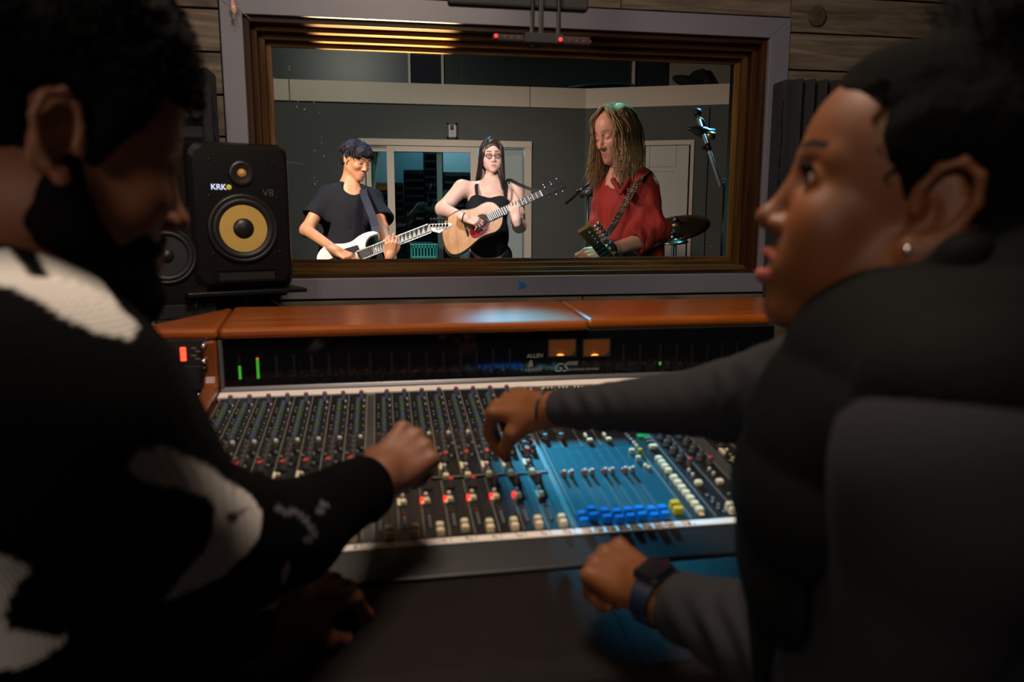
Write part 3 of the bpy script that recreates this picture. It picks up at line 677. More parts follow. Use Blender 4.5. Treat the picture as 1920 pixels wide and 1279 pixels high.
b.lathe(D(1286, 240, 3.95), unit(D(1340, 252, 3.95)-D(1286, 240, 3.95)), [(0, 0), (.006, .002), (.012, .03), (.026, .06), (.030, .09), (.024, .12), (.028, .15), (.012, .16)], 16)
b.lathe(D(1308, 214, 3.95), (0, .3, 1), [(.012, -.01), (.022, 0), (.022, .02), (.008, .03)], 12); b.tube([D(1304, 217, 3.95), D(1318, 226, 3.94), D(1322, 240, 3.94)], .008, 8)
mc = b.build('microphone', M_BLACK); tag(mc, 'black studio microphone hung from the boom above the white door', 'microphone')
b2_ = MB(); b2_.lathe(D(1324, 253, 3.93), unit(V(.9, -.3, -.15)), [(.014, 0), (.022, .02), (.020, .045), (.006, .05)], 14); b2_.build('brass_grille', mat('brass', (.45, .28, .12), .3, .9), mc)
bs = D(1099, 560, 4.4); ba, bb = D(1126, 325, 4.3), D(1061, 381, 4.5)
stand('microphone_stand', 'thin black microphone stand with lowered boom behind the red shirt', (bs[0], bs[1]), D(1098, 363, 4.4)[2], ba, bb, M_BLACKM, rp_=.008)
b = MB(); b.tube([D(1088, 367, 4.42), D(1098, 360, 4.4), D(1110, 352, 4.36)], .02, 10); b.build('counterweight', M_BLACK, bpy.data.objects['microphone_stand.001'])

def cymbal(name, label, c, r, nrm, par_group):
    s_ = empty(name, (c[0], c[1], 0), label, 'cymbal', par_group)
    M_CY = mat('dark_bronze', (.16, .115, .07), .28, .95, noise=.2, nscale=30)
    b = MB(); b.lathe(c, nrm, [(r, -.022), (r*.75, -.012), (r*.45, -.004), (r*.20, .002), (r*.17, .012), (r*.1, .022), (.006, .024), (.006, .020), (r*.1, .018), (r*.2, -.002), (r*.75, -.015), (r, -.023)], 40); b.build('cymbal_disc', M_CY, s_)
    b = MB(); b.tube([V(c[0], c[1], 0.02), V(c[0], c[1], c[2]-.08), c-unit(nrm)*.03, c+unit(nrm)*.045], .008, 10); b.build('rod', M_CHROME, s_)
    b = MB(); b.lathe(c+unit(nrm)*.024, nrm, [(.018, 0), (.018, .012), (.009, .014), (.009, .026)], 12); b.build('wing_nut', M_BLACK, s_)
    b = MB()
    for k in range(3): a_ = k*2.094; b.tube([V(c[0], c[1], .2), V(c[0]+.07*math.cos(a_), c[1]+.07*math.sin(a_), .01)], .009, 8)
    b.build('tripod_legs', M_CHROME, s_)
    return s_
cymbal('cymbal_stand', 'large tilted bronze cymbal behind the red shirt', D(1268, 421, 4.3), .19, (-.28, -.28, .90), 'drum cymbals')
cymbal('cymbal_stand', 'smaller lower cymbal beneath the large tilted one', D(1262, 447, 4.15), .085, (-.1, -.12, 1), 'drum cymbals')
b = MB(); j = D(1240, 434, 3.7)
b.tube([D(1229, 560, 3.7), D(1229, 470, 3.7), D(1231, 455, 3.7)], .007, 12, 0); b.lathe(j, (.3, -.9, .2), [(.012, -.02), (.02, -.01), (.02, .01), (.01, .02)], 14); b.tube([D(1231, 455, 3.7), j, D(1252, 415, 3.72)], [.012, .014, .006], 10, 1); b.tube([j, D(1232, 428, 3.69)], [.008, .012], 8)
b.tube([V(D(1229, 560, 3.7)[0], D(1229, 560, 3.7)[1], .01), D(1229, 560, 3.7)], .009, 10)
hs = b.build('drum_hardware', [M_CHROME, mat('blue_lit_rubber', (.05, .07, .09), .35)]); tag(hs, 'chrome drum stand with clamp just right of the red sleeve', 'drum stand')
dr = D(1265, 520, 4.2)+V(.32, .45, 0)
b = MB(); b.lathe((dr[0]+.05, dr[1], .45), (0, 0, 1), [(.17, 0), (.17, .28), (.176, .28), (.176, .30), (.165, .302), (0, .302)], 36)
tag(b.build('snare_drum', M_DOORW), 'white snare drum under the cymbals', 'drum')
b = MB(); 
for k in range(3): a_ = k*2.094+.5; b.tube([V(dr[0]+.05, dr[1], .45), V(dr[0]+.05+.2*math.cos(a_), dr[1]+.2*math.sin(a_), .01)], .009, 8)
b.build('drum_legs', M_CHROME, bpy.data.objects['snare_drum'])
# ------------------------------------------------------------------ mixing console (local axes: x along, y up the sloping panel, z out of it)
AL = math.radians(8.5)
PO = V(.00104, 1.0206, .72105)
SV = V(0, math.cos(AL), math.sin(AL)); NV = V(0, -math.sin(AL), math.cos(AL))
def PW(x, s, h=0.): return PO+V(x-.00104, 0, 0)+SV*s+NV*h
con = empty('mixing_console', (0, 0, 0), 'large black mixing console with orange wood trim and rows of knobs and faders', 'mixing console')
con.location = Vector((0, PO[1], PO[2])); con.rotation_euler = (AL, 0, 0)
CONM = Matrix.Translation(con.location) @ Matrix.Rotation(AL, 4, 'X')
def lpart(mb, name, m, parent, loc=None, kind=None, label=None, bevel=0.):
    """a part whose coordinates are local to its parent"""
    me = bpy.data.meshes.new(name); me.from_pydata(mb.v, [], mb.f); me.polygons.foreach_set('material_index', mb.m); me.polygons.foreach_set('use_smooth', mb.sm)
    bm = bmesh.new(); bm.from_mesh(me); bmesh.ops.recalc_face_normals(bm, faces=bm.faces); bm.to_mesh(me); bm.free()
    for q in (m if isinstance(m, (list, tuple)) else [m]): me.materials.append(q)
    o = bpy.data.objects.new(name, me); COL.objects.link(o); o.parent = parent
    if loc is not None: o.location = loc
    if bevel: md = o.modifiers.new('bevel', 'BEVEL'); md.width = bevel; md.segments = 2
    return tag(o, label, None, None, kind)
def wpart(mb, name, m, bevel=0., kind=None, label=None):
    """a console part given in world coordinates"""
    o = lpart(mb, name, m, con, None, kind, label, bevel); o.matrix_parent_inverse = CONM.inverted(); return o
M_PANEL = mat('black_panel', (.009, .010, .012), .36, noise=.15, nscale=30, spec=.5)
M_PANELB = mat('blue_panel', (.006, .055, .085), .3, noise=.08, nscale=30)
M_WHITE = mat('white_write_strip', (.82, .75, .72), .5)
M_CAPC = mat('cream_cap', (.80, .70, .48), .4)
M_CAPW = mat('white_knob_cap', (.62, .60, .55), .35)
M_GREYK = mat('grey_knob', (.055, .052, .052), .45)
M_BLUEK = mat('slate_blue_knob', (.05, .07, .115), .45)
M_GREENK = mat('sage_green_knob', (.05, .085, .05), .45)
M_REDC = mat('red_cap', (.50, .045, .035), .4)
M_REDL = mat('lit_red_button', (.6, .02, .02), .4, emit=(1, .03, .02), estr=1.6)
M_LED = mat('unlit_led', (.22, .22, .24), .25)
M_LEDR = mat('dark_red_led', (.22, .01, .02), .25)
M_LINE = mat('panel_line_grey', (.16, .15, .13), .5)
M_BLUEC = mat('blue_fader_cap', (.0, .20, .72), .35)
M_YELC = mat('yellow_fader_cap', (.62, .42, .02), .35)
def knob(b, x, s, r, h, mi, cap=None, capr=.75, n=10):
    b.lathe((x, s, 0), (0, 0, 1), [(r*1.12, 0), (r*1.08, h*.25), (r*.92, h*.3), (r*.82, h*.96), (r*.6, h)], n, mi)
    if cap is not None: b.lathe((x, s, h*.96), (0, 0, 1), [(r*capr, 0), (r*capr, h*.10), (r*capr*.7, h*.16)], n, cap)
def btn(b, x, s, w, l, h, mi): b.box((x, s, h/2), (w/2, l/2, h/2), None, mi, bevel=min(w, l)*.2)
def fader_mb(w=.0125, l=.022, h=.013):
    b = MB()
    b.box((0, -l*.27, h*.42), (w/2, l*.24, h*.42), None, 0, bevel=.0018, taper=.9)
    b.box((0, l*.25, h*.5), (w/2, l*.25, h*.5), None, 0, bevel=.0018, taper=.88)
    b.bx(-w*.42, w*.42, -l*.03, l*.0, h*.3, h*.86, 1); b.bx(-.0015, .0015, -l*.1, l*.1, -.006, h*.3, 1)
    return b
# ---- prototype of one input channel
mods = {}
def chan_base():
    b = MB(); L, R_ = -.0222, .0128
    b.bx(L, R_, .152, .535, -.004, 0, 0); b.bx(L, R_, -.030, .138, -.004, 0, 0); b.bx(L, R_, .138, .152, -.012, -.008, 0)
    b.bx(R_-.0011, R_+.0009, .152, .532, 0, .0016, 1); b.bx(R_-.0009, R_+.0007, -.028, .136, 0, .0012, 1)
    b.bx(L, R_, .1455, .1495, 0, .0006, 1)
    b.bx(-.0024, .0004, -.026, .118, .0001, .0004, 2)                       # fader slot
    for k in range(11):                                                     # printed scale ticks
        b.bx(.003, .0075, -.018+k*.0125, -.0173+k*.0125, .0001, .0004, 1)
    for k, s in enumerate((.318, .286, .254, .228)): b.bx(L+.003, L+.016, s, s+.0008, .0001, .0004, 1)
    return b
def small_mb():
    b = MB(); r_ = random.Random(4)
    for k in range(11):                                                     # aux and eq knobs in two close columns
        s = .482-k*.0158; mi = (0, 0, 1, 1, 1, 0, 0, 1, 1, 0, 0)[k]
        knob(b, -.0045, s, .0052, .012, mi, n=8)
        if k % 2: knob(b, .0065, s-.004, .0034, .010, 2, n=6)
        b.lathe((.0072, s+.004, 0), (0, 0, 1), [(.0018, 0), (.0016, .006), (0, .0065)], 6, 3 if k in (0, 2) else 4)
        b.lathe((-.0150, s-.003, 0), (0, 0, 1), [(.0017, 0), (.0016, .005), (0, .0055)], 6, 4 if k % 3 else 2)
    for k, s in enumerate((.300, .281, .262, .243, .222)): knob(b, -.0075, s, .0056, .012, 5, n=8)
    for s in (.268, .225): knob(b, .0050, s, .0055, .012, 2, n=8)
    for x, s in ((-.0005, .249), (.0015, .213), (.008, .262), (-.016, .222), (-.018, .245)): b.lathe((x, s, 0), (0, 0, 1), [(.0024, 0), (.0022, .007), (0, .008)], 8, 4)
    b.lathe((-.0135, .174, 0), (0, 0, 1), [(.0034, 0), (.0032, .009), (.002, .0105), (0, .011)], 8, 3)
    b.lathe((-.0130, .160, 0), (0, 0, 1), [(.0026, 0), (.0024, .007), (0, .008)], 8, 4)
    b.box((-.0205, .176, .003), (.0022, .011, .003), None, 6); b.box((-.0165, .184, .003), (.003, .002, .002), None, 6)
    b.box((-.0208, .066, .003), (.0021, .010, .003), None, 6)
    return b
def leds_mb():
    b = MB()
    for k, s in enumerate((.037, .026, .017, .008, -.001)): b.lathe((-.0135, s, 0), (0, 0, 1), [(.0026, 0), (.0024, .002), (.0012, .0032), (0, .0036)], 8, 0 if k else 1)
    return b
def one(fn): b = MB(); fn(b); return b
def k_top(b): knob(b, .0022, .497, .0056, .020, 0, 1)
def k_white(b): b.lathe((.0040, .297, 0), (0, 0, 1), [(.0042, 0), (.0042, .011), (.0034, .0135), (.0015, .0145), (0, .0148)], 12)
def k_red(b): knob(b, -.0100, .202, .0060, .017, 0, 1, .85)
def k_low(b): knob(b, -.0095, .110, .0064, .017, 0, 1, .8)
def b_sq(b): b.box((-.0140, .142, .0045), (.0056, .0058, .0045), None, 0, bevel=.0016, taper=.88)
def b_mute(b):
    b.box((-.0145, .068, .004), (.0058, .0052, .004), None, 0, bevel=.0018, taper=.86)
    b.lathe((-.0150, .081, 0), (0, 0, 1), [(.0036, 0), (.0034, .009), (.0022, .0108), (0, .0112)], 10, 1)
SP = [('pan_knob', one(k_top), [M_BLUEK, M_REDC]), ('white_knob', one(k_white), [M_CAPW]), ('level_knob', one(k_red), [M_GREYK, M_REDC]),
      ('monitor_knob', one(k_low), [M_GREYK, M_REDC]), ('square_button', one(b_sq), [M_CAPC]), ('mute_button', one(b_mute), [M_CAPC, M_CAPW]),
      ('fader', fader_mb(), [M_CAPC, M_GREYK]), ('small_knobs', small_mb(), [M_BLUEK, M_GREENK, M_DARK, M_CAPW, M_LED, M_GREYK, M_CAPC]), ('level_lights', leds_mb(), [M_LED, M_LEDR])]
ch0 = lpart(chan_base(), 'channel_strip', [M_PANEL, M_LINE, M_DARK], con)
subs = []
for nm, mb_, mm in SP:
    o = lpart(mb_, nm, mm, ch0, (-.0008, -.018, 0) if nm == 'fader' else None, 'stuff' if nm == 'small_knobs' else None); subs.append(o)
XCH = [(-.0485-.0362*(8-i)) for i in range(1, 9)]+[.0020+.0354*(i-9) for i in range(9, 17)]+[.6072+.0356*i for i in range(8)]
rj = random.Random(12)
lit = MB(); lit.box((-.0215, .068, .0042), (.0028, .0042, .0042), None, 0, bevel=.001); litme = None
for i, x in enumerate(XCH):
    if i == 0: c_ = ch0; kids = subs
    else:
        c_ = ch0.copy(); COL.objects.link(c_); kids = []
        for s_ in subs:
            k_ = s_.copy(); COL.objects.link(k_); k_.parent = c_; kids.append(k_)
    c_.location = (x, 0, 0)
    for k_ in kids:
        if k_.name.startswith('fader'): k_.location = (-.0008, -.018+(0 if i < 16 and i != 11 else rj.uniform(0, .01)), 0)
    if 10 <= i <= 14 and i != 15:
        if litme is None: o = lpart(lit, 'lit_button', M_REDL, c_, label='glowing red mute light'); litme = o.data
        else: o = bpy.data.objects.new('lit_button', litme); COL.objects.link(o); o.parent = c_; o['label'] = 'glowing red mute light'
# ---- master section
ms_ = MB(); ms_.bx(.2740, .4440, -.030, .230, -.004, 0, 0); ms_.bx(.2740, .4440, .231, .535, -.004, 0, 1); ms_.bx(.4445, .4830, -.030, .535, -.004, 0, 1)
for x in (.2745, .4442, .4830): ms_.bx(x-.0008, x+.0008, -.028, .53, 0, .0016, 2)
for k in range(3): ms_.bx(.3105+.0355*k, .3115+.0355*k, .232, .53, 0, .0012, 2)
for k in range(8):
    x = .2795+.0179*k; ms_.bx(x-.0026, x+.0026, -.024, .112, .0001, .0005, 3)
    if k % 2 == 0:
        for q in range(12): ms_.bx(x+.005, x+.0125, .0+q*.0085, .0007+q*.0085, .0001, .0004, 2)
    ms_.bx(x-.0012, x+.0012, .145, .225, .0001, .0005, 3)
master = lpart(ms_, 'master_section', [M_PANELB, M_PANEL, M_LINE, M_DARK], con, label='blue panelled master section')
bf = fader_mb(.0148, .026, .014); fm = None
for k in range(8):
    o = lpart(bf, 'group_fader', [M_BLUEC, M_GREYK], master, (.2795+.0179*k, -.017+(.012 if k == 1 else 0.002*(k % 3)), 0), label='bright blue fader cap') if fm is None else bpy.data.objects.new('group_fader', fm)
    if fm is None: fm = o.data
    else: COL.objects.link(o); o.parent = master; o.location = (.2795+.0179*k, -.017+(.012 if k == 1 else 0.002*(k % 3)), 0); o['label'] = 'bright blue fader cap'
lpart(fader_mb(.0165, .026, .014), 'main_fader', [M_YELC, M_GREYK], master, (.4290, -.004, 0), label='yellow fader cap')
def post(b, x, s): b.lathe((x, s, 0), (0, 0, 1), [(.0042, 0), (.0042, .003), (.0028, .004), (.0028, .009), (0, .010)], 10, 0)
for k in range(4):
    for d_ in (0, .0125):
        b = MB(); x = .2860+.0348*k+d_; s = .1265
        knob(b, 0, 0, .0038, .012, 0, 1, .8); 
        b.lathe((-.0018, .009, 0), (0, 0, 1), [(.0028, 0), (.0026, .006), (0, .0068)], 8, 2 if d_ == 0 else 1)
        lpart(b, 'group_pan_knob', [M_GREYK, M_CAPW, M_REDC], master, (x, s-.004, 0))
cb_ = MB(); cb_.box((0, 0, .004), (.0062, .0058, .004), None, 0, bevel=.0014, taper=.9); cbm = None
for s in [.163, .148, .133, .118]+[.093-.0172*k for k in range(7)]:
    o = lpart(cb_, 'cream_button', M_CAPC, master, (.4637, s, 0)) if cbm is None else bpy.data.objects.new('cream_button', cbm)
    if cbm is None: cbm = o.data
    else: COL.objects.link(o); o.parent = master; o.location = (.4637, s, 0)
b = MB(); b.bx(.4595, .4675, -.022, .105, .0002, .0014, 0); lpart(b, 'label_strip', M_CAPC, master)
b = MB(); b.bx(.459, .4815, .258, .266, .001, .004, 0); lpart(b, 'display', M_lit('green_display', (0, .1, .03), (.02, .8, .25), .35), master, label='small lit green display')
b = MB()
btn(b, .4720, .245, .012, .005, .006, 1); btn(b, .4720, .232, .012, .005, .006, 1); btn(b, .4700, .208, .016, .010, .009, 0)
for k in range(5): b.lathe((.437+.001*k, .262-.012*k, 0), (0, 0, 1), [(.003, 0), (.0028, .008), (0, .009)], 8, 0 if k > 2 else 2)
btn(b, .4260, .196, .010, .007, .009, 0); btn(b, .4400, .193, .008, .007, .010, 3); btn(b, .4270, .165, .009, .006, .010, 0); btn(b, .4310, .140, .006, .006, .007, 0); btn(b, .4350, .134, .006, .005, .006, 0)
for x in (.3600, .3955):
    for k, s in enumerate((.268, .2605)): b.lathe((x, s, 0), (0, 0, 1), [(.0034, 0), (.0032, .008), (.002, .010), (0, .0105)], 8, 0)
    btn(b, x+.004, .248, .011, .008, .008, 0)
for x, m_ in ((.2860, 4), (.3160, 2)):
    knob(b, x, .290, .0065, .016, 5, m_); knob(b, x, .268, .0055, .012, 5)
for k in range(4):
    for q in range(9): knob(b, .286+.0355*k, .33+q*.021, .0058, .013, 5 if q % 3 else 6, n=8)
lpart(b, 'small_controls', [M_CAPC, M_LINE, M_LED, M_YELC, M_REDC, M_GREYK, M_BLUEK], master, kind='stuff')
b = MB()   # row of little jacks and switches just under the top strip
for k in range(14): b.lathe((.338+.0085*k, .522, 0), (0, 0, 1), [(.0028, 0), (.0026, .004), (0, .005)], 6, 0)
for k in range(9): btn(b, .283+.0062*k, .514-.006*(k % 2), .005, .006, .006, (0, 1, 0, 1, 0, 1, 1, 0, 0)[k])
lpart(b, 'jack_row', [M_CAPW, M_REDC], master, kind='stuff')
# ---- two return strips right of the master section
for q, x in enumerate((.5095, .5460)):
    b = MB(); b.bx(x-.0255, x+.0105, -.030, .535, -.004, 0, 0); b.bx(x+.0095, x+.0110, -.028, .53, 0, .0014, 1)
    rs = lpart(b, 'return_strip', [M_PANEL, M_LINE], con)
    b = MB()
    for k in range(24):
        s = .51-k*.0155; knob(b, x-.0015-.0105*(k % 2), s, .0058, .013, 1 if k % 7 == 3 else 0, n=8)
    for k, s in enumerate((.112, .096)): b.lathe((x-.012, s, 0), (0, 0, 1), [(.0032, 0), (.003, .008), (0, .0095)], 8, 2)
    for k in range(6): b.lathe((x-.0135+.005*(k % 2), .034-.010*k, 0), (0, 0, 1), [(.0028, 0), (.0026, .003), (0, .004)], 8, 3)
    lpart(b, 'small_knobs', [M_GREYK, M_BLUEK, M_CAPW, M_LED], rs, kind='stuff')
    b = MB(); knob(b, x-.0015, .135, .006, .015, 0, 1); lpart(b, 'level_knob', [M_GREYK, M_REDC], rs)
    b = MB(); btn(b, x-.0135, .069, .0125, .011, .009, 0); lpart(b, 'square_button', M_CAPC, rs)
    o = bpy.data.objects.new('fader', subs[6].data); COL.objects.link(o); o.parent = rs; o.location = (x+.002, -.016, 0)
# ---- bed of the console, white strips, gap between the banks
b = MB(); b.bx(-.345, .90, -.046, .60, -.06, -.0125); lpart(b, 'bed', M_DARK, con)
b = MB(); M_SPC = mat('grey_spacer', (.05, .05, .055), .4)
for xa_, xb_ in ((-.0362, -.0205), (.2635, .273), (.5572, .5845)): b = MB(); b.bx(xa_, xb_, -.03, .535, -.012, -.0025); lpart(b, 'spacer', M_SPC, con)
for x in (-.0365, -.0205, .2645, -.325): b = MB(); b.bx(x-.0009, x+.0009, -.028, .533, -.003, .0022); lpart(b, 'edge_trim', M_LINE, con)
b = MB(); b.bx(-.334, .885, .5385, .567, -.006, .002, 0); lpart(b, 'upper_white_strip', M_WHITE, con, bevel=.001)
b = MB(); b.bx(-.334, .885, -.0475, -.0325, -.006, .001, 0); lw = lpart(b, 'lower_white_strip', M_WHITE, con, bevel=.001)
b = MB()     # pen marks on the strip
for i, x in enumerate(XCH[:16]):
    if i: 
        for q in range(3): b.box((x+rj.uniform(-.004, .004), -.039+rj.uniform(-.002, .002), .0013), (.0004, rj.uniform(.001, .003), .0002), rotz(rj.uniform(-.7, .7)))
        b.box((x+.0122, -.040, .0013), (.0003, .006, .0002))
for i in range(26): b.box((.285+.0062*i+rj.uniform(-.002, .002), -.0425+rj.uniform(-.002, .0015), .0013), (rj.uniform(.0005, .0018), rj.uniform(.001, .003), .0002), rotz(rj.uniform(-.9, .9)))
lpart(b, 'pen_marks', M_DARK, lw, kind='stuff')
def stext(txt, size, x, s, par, m, h=.0014, off=0.0):
    c = bpy.data.curves.new('lettering', 'FONT'); c.body = txt; c.size = size; c.extrude = .0002; c.align_x = 'CENTER'; c.offset = off
    o = bpy.data.objects.new('lettering', c); COL.objects.link(o); c.materials.append(m); o.parent = par; o.location = (x, s, h); return o
for i, x in enumerate(XCH[:16]): stext(str(i+1), .007, x+.004, -.0445, con, M_DARK)
# ---- front bevel, armrest
M_NAVY = mat('black_front_panel', (.012, .013, .016), .4, spec=.3, noise=.1)
M_LEATH = mat('dark_leather', (.007, .0045, .0045), .6, spec=.12, noise=.3, nscale=30, bump=.35, bscale=260)
f0 = PW(0, -.047)
b = MB(); b.prism([(f0[1], f0[2]), (f0[1]-.055, f0[2]-.020), (f0[1]-.055, f0[2]-.12), (f0[1]+.02, f0[2]-.12), (f0[1]+.02, f0[2]-.012)], (-.345, 0, 0), (0, 1, 0), (0, 0, 1), (1, 0, 0), 1.245); wpart(b, 'front_panel', M_NAVY, bevel=.003)
ya, za = f0[1]-.056, f0[2]-.022
b = MB(); prof = [(ya, za), (ya-.10, za-.012), (ya-.170, za-.020), (ya-.192, za-.024), (ya-.206, za-.034), (ya-.212, za-.052), (ya-.206, za-.070), (ya-.19, za-.082), (ya, za-.09)]
b.prism(prof, (-.36, 0, 0), (0, 1, 0), (0, 0, 1), (1, 0, 0), 1.275); ar = wpart(b, 'armrest', M_LEATH, bevel=.006)
for x in (-.17, .27, .60): b = MB(); b.tube([V(x, p[0]-.0, p[1]+.0006) for p in prof[:6]], .0012, 6); wpart(b, 'seam', M_LEATH)
# body under the console down to the floor
b = MB(); b.bx(-.33, .89, 1.05, 1.85, .06, .60); wpart(b, 'cabinet_body', M_DARK, bevel=.01)
for x in (-.3, .80): b = MB(); b.bx(x, x+.06, .92, 1.9, 0, .66); wpart(b, 'leg_frame', M_BLACKM, bevel=.006)
# ---- meter bridge
yb = 1.600
M_GLOSSB = mat('gloss_black_glass', (.004, .004, .005), .06, spec=.6)
M_ALU = mat('grey_aluminium', (.20, .20, .22), .35, .7)
b = MB(); b.bx(-.336, .90, yb, yb+.30, .79, .916); wpart(b, 'bridge_housing', M_DARK)
b = MB(); b.bx(-.325, .90, yb-.006, yb-.001, .816, .914); mbr = wpart(b, 'meter_window', M_GLOSSB)
b = MB(); b.prism([(yb-.001, .800), (yb-.013, .802), (yb-.012, .808), (yb-.008, .815), (yb-.001, .815)], (-.334, 0, 0), (0, 1, 0), (0, 0, 1), (1, 0, 0), 1.23); wpart(b, 'aluminium_trim', M_ALU, bevel=.0015)
b = MB(); b.bx(-.3335, -.3255, yb-.012, yb, .815, .914); wpart(b, 'trim_upright', M_ALU, bevel=.001)
M_GRN = M_lit('green_led', (.02, .3, .02), (.12, 1, .05), .45); M_LEDOFF = mat('dark_meter_segment', (.014, .014, .016), .3); M_OR = M_lit('orange_led', (.3, .1, .02), (1, .25, .05), .8)
yl = yb-.0068
def wsub(mb, name, m, par, kind=None, label=None):
    o = lpart(mb, name, m, par, None, kind, label); o.matrix_parent_inverse = (CONM @ CONM.inverted()); return o
def meter(px, lit_n, red=False):
    x = onY(px, 700, yl)[0]; b = MB()
    for k in range(12):
        z = .8315+k*.0041; mi = 0 if k < lit_n else 1
        if red and k == lit_n-1: mi = 2
        b.bx(x-.0026, x+.0026, yl-.0006, yl, z, z+.0024, mi)
        if k % 2 == 0: b.bx(x+.011, x+.014, yl-.0004, yl, z+.0008, z+.0016, 1)
    b.bx(x-.0012, x+.0012, yl-.0004, yl, .8225, .8255, 1)
    o = wsub(b, 'level_meter', [M_GRN, M_LEDOFF, M_OR], mbr)
for i, px in enumerate((450, 484, 519, 552, 585, 618, 655, 695, 735, 768, 800, 832, 864, 894, 925, 956, 1168, 1199, 1237, 1268, 1296, 1325, 1352, 1380, 1410, 1440)):
    meter(px, {0: 7, 1: 11, 18: 2}.get(i, 0), i == 1)
M_VU = mat('amber_meter_face', (.10, .03, .004), .5, emit=(.9, .25, .02), estr=.02)
M_VUL = M_lit('amber_lamp', (1, .4, .05), (1, .40, .06), 1.8)
for pa, pb in ((1030, 1078), (1095, 1142)):
    q0, q1 = onY(pa, 638, yl), onY(pb, 666, yl); x0, x1, z1, z0 = q0[0], q1[0], q0[2], q1[2]
    b = MB(); b.prism([(x0, z1), (x1, z1), (x1, z0+.010), (x1-.009, z0), (x0, z0)], (0, yl-.0006, 0), (1, 0, 0), (0, 0, 1), (0, 1, 0), .0014)
    vu = wsub(b, 'needle_meter', M_VU, mbr, label='glowing amber needle meter')
    b = MB(); xm = (x0+x1)/2-.004; b.prism([(xm-.009, z0+.0006), (xm+.009, z0+.0006), (xm+.006, z0+.0028), (xm, z0+.0036), (xm-.006, z0+.0028)], (0, yl-.0012, 0), (1, 0, 0), (0, 0, 1), (0, 1, 0), .0006)
    o = wsub(b, 'needle_meter_lamp', M_VUL, mbr)
    lo = lamp('meter_glow', 'POINT', (xm, yl-.006, z0+.004), .0015, (1, .42, .08), size=.003)
    b = MB(); b.bx(x0-.003, x1+.003, yl-.0004, yl, z0-.003, z1+.003); wsub(b, 'needle_meter_surround', M_DARK, mbr)
def wtext(txt, size, p, m, name='lettering', par=None, shear=0., rz=0., fwd_=V(0, -1, 0), sx=1.):
    c = bpy.data.curves.new(name, 'FONT'); c.body = txt; c.size = size; c.extrude = .0002; c.shear = shear; c.space_character = sx
    o = bpy.data.objects.new(name, c); COL.objects.link(o); c.materials.append(m)
    Mx = Matrix.Translation(Vector(p)) @ Matrix.Rotation(rz, 4, 'Z') @ Matrix.Rotation(math.pi/2, 4, 'X')
    if par is con or par is mbr:
        o.parent = par; o.matrix_parent_inverse = (CONM.inverted() if par is con else Matrix.Identity(4))
        o.matrix_basis = Mx
    elif par is not None:
        o.parent = par; o.matrix_parent_inverse = Matrix.Translation(-Vector(par.location)); o.matrix_basis = Mx
    else: o.matrix_basis = Mx
    return o
M_PRINT = mat('grey_print', (.26, .26, .27), .5)
p = onY(987, 680, yl-.0004)
wtext('ALLEN', .0125, (p[0], yl-.0004, onY(987, 671, yl)[2]), M_PRINT, par=mbr, shear=.25)
wtext('&', .021, (p[0]+.002, yl-.0004, onY(987, 688, yl)[2]), M_PRINT, par=mbr, shear=.2)
wtext('HEATH', .0115, (p[0]-.004, yl-.0004, onY(987, 697, yl)[2]), M_PRINT, par=mbr, shear=.25)
p = onY(1037, 697, yl)
wtext('GS', .027, (p[0], yl-.0004, p[2]), M_PRINT, par=mbr, shear=.35)
wtext('3000', .0125, (p[0]+.031, yl-.0004, onY(1065, 685, yl)[2]), M_PRINT, par=mbr, shear=.2)
wtext('RECORDING CONSOLE', .0068, (p[0]+.031, yl-.0004, onY(1065, 695, yl)[2]), M_PRINT, par=mbr, sx=1.05)
# ---- wooden ledge boards and cheek
zl, zh = .9165, .9395
def board(pts, z0=zl, z1=zh, m=M_LEDGE, nm='ledge_board', bv=.008):
    b = MB(); b.prism(pts, (0, 0, z0), (1, 0, 0), (0, 1, 0), (0, 0, 1), z1-z0); return wpart(b, nm, m, bevel=bv)
board([(-.3285, 1.580), (.4475, 1.580), (.4800, 1.995), (-.374, 1.995)])
rb = [onZ(1112, 605, zh), onZ(1700, 590, zh), onZ(1700, 562, zh), onZ(1060, 571, zh)]
board([(.4530, 1.604), (1.30, 1.604), (1.30, 2.0), (.4850, 2.0)])
lf, lbk = onZ(250, 620, zh), onZ(250, 613, zh)
board([(-.3315, 1.582), (-.378, 1.994), tuple(onZ(290, 607, zh)[:2]), (-.80, 1.63), (-.85, 1.48), tuple(onZ(290, 618, zh)[:2])])
ck = [(1.585, .916), (1.585, .840), (1.578, .822), (1.33, .775), (1.02, .728), (1.02, .700), (1.60, .780), (1.66, .80), (1.66, .916)]
b = MB(); b.prism(ck, (-.366, 0, 0), (0, 1, 0), (0, 0, 1), (1, 0, 0), .030); wpart(b, 'wooden_cheek', M_CHEEK, bevel=.006)
b = MB(); b.prism([(1.60, .60), (1.60, .915), (1.9, .915), (1.9, .60)], (-.345, 0, 0), (0, 1, 0), (0, 0, 1), (1, 0, 0), .015); wpart(b, 'inner_side', M_DARK)
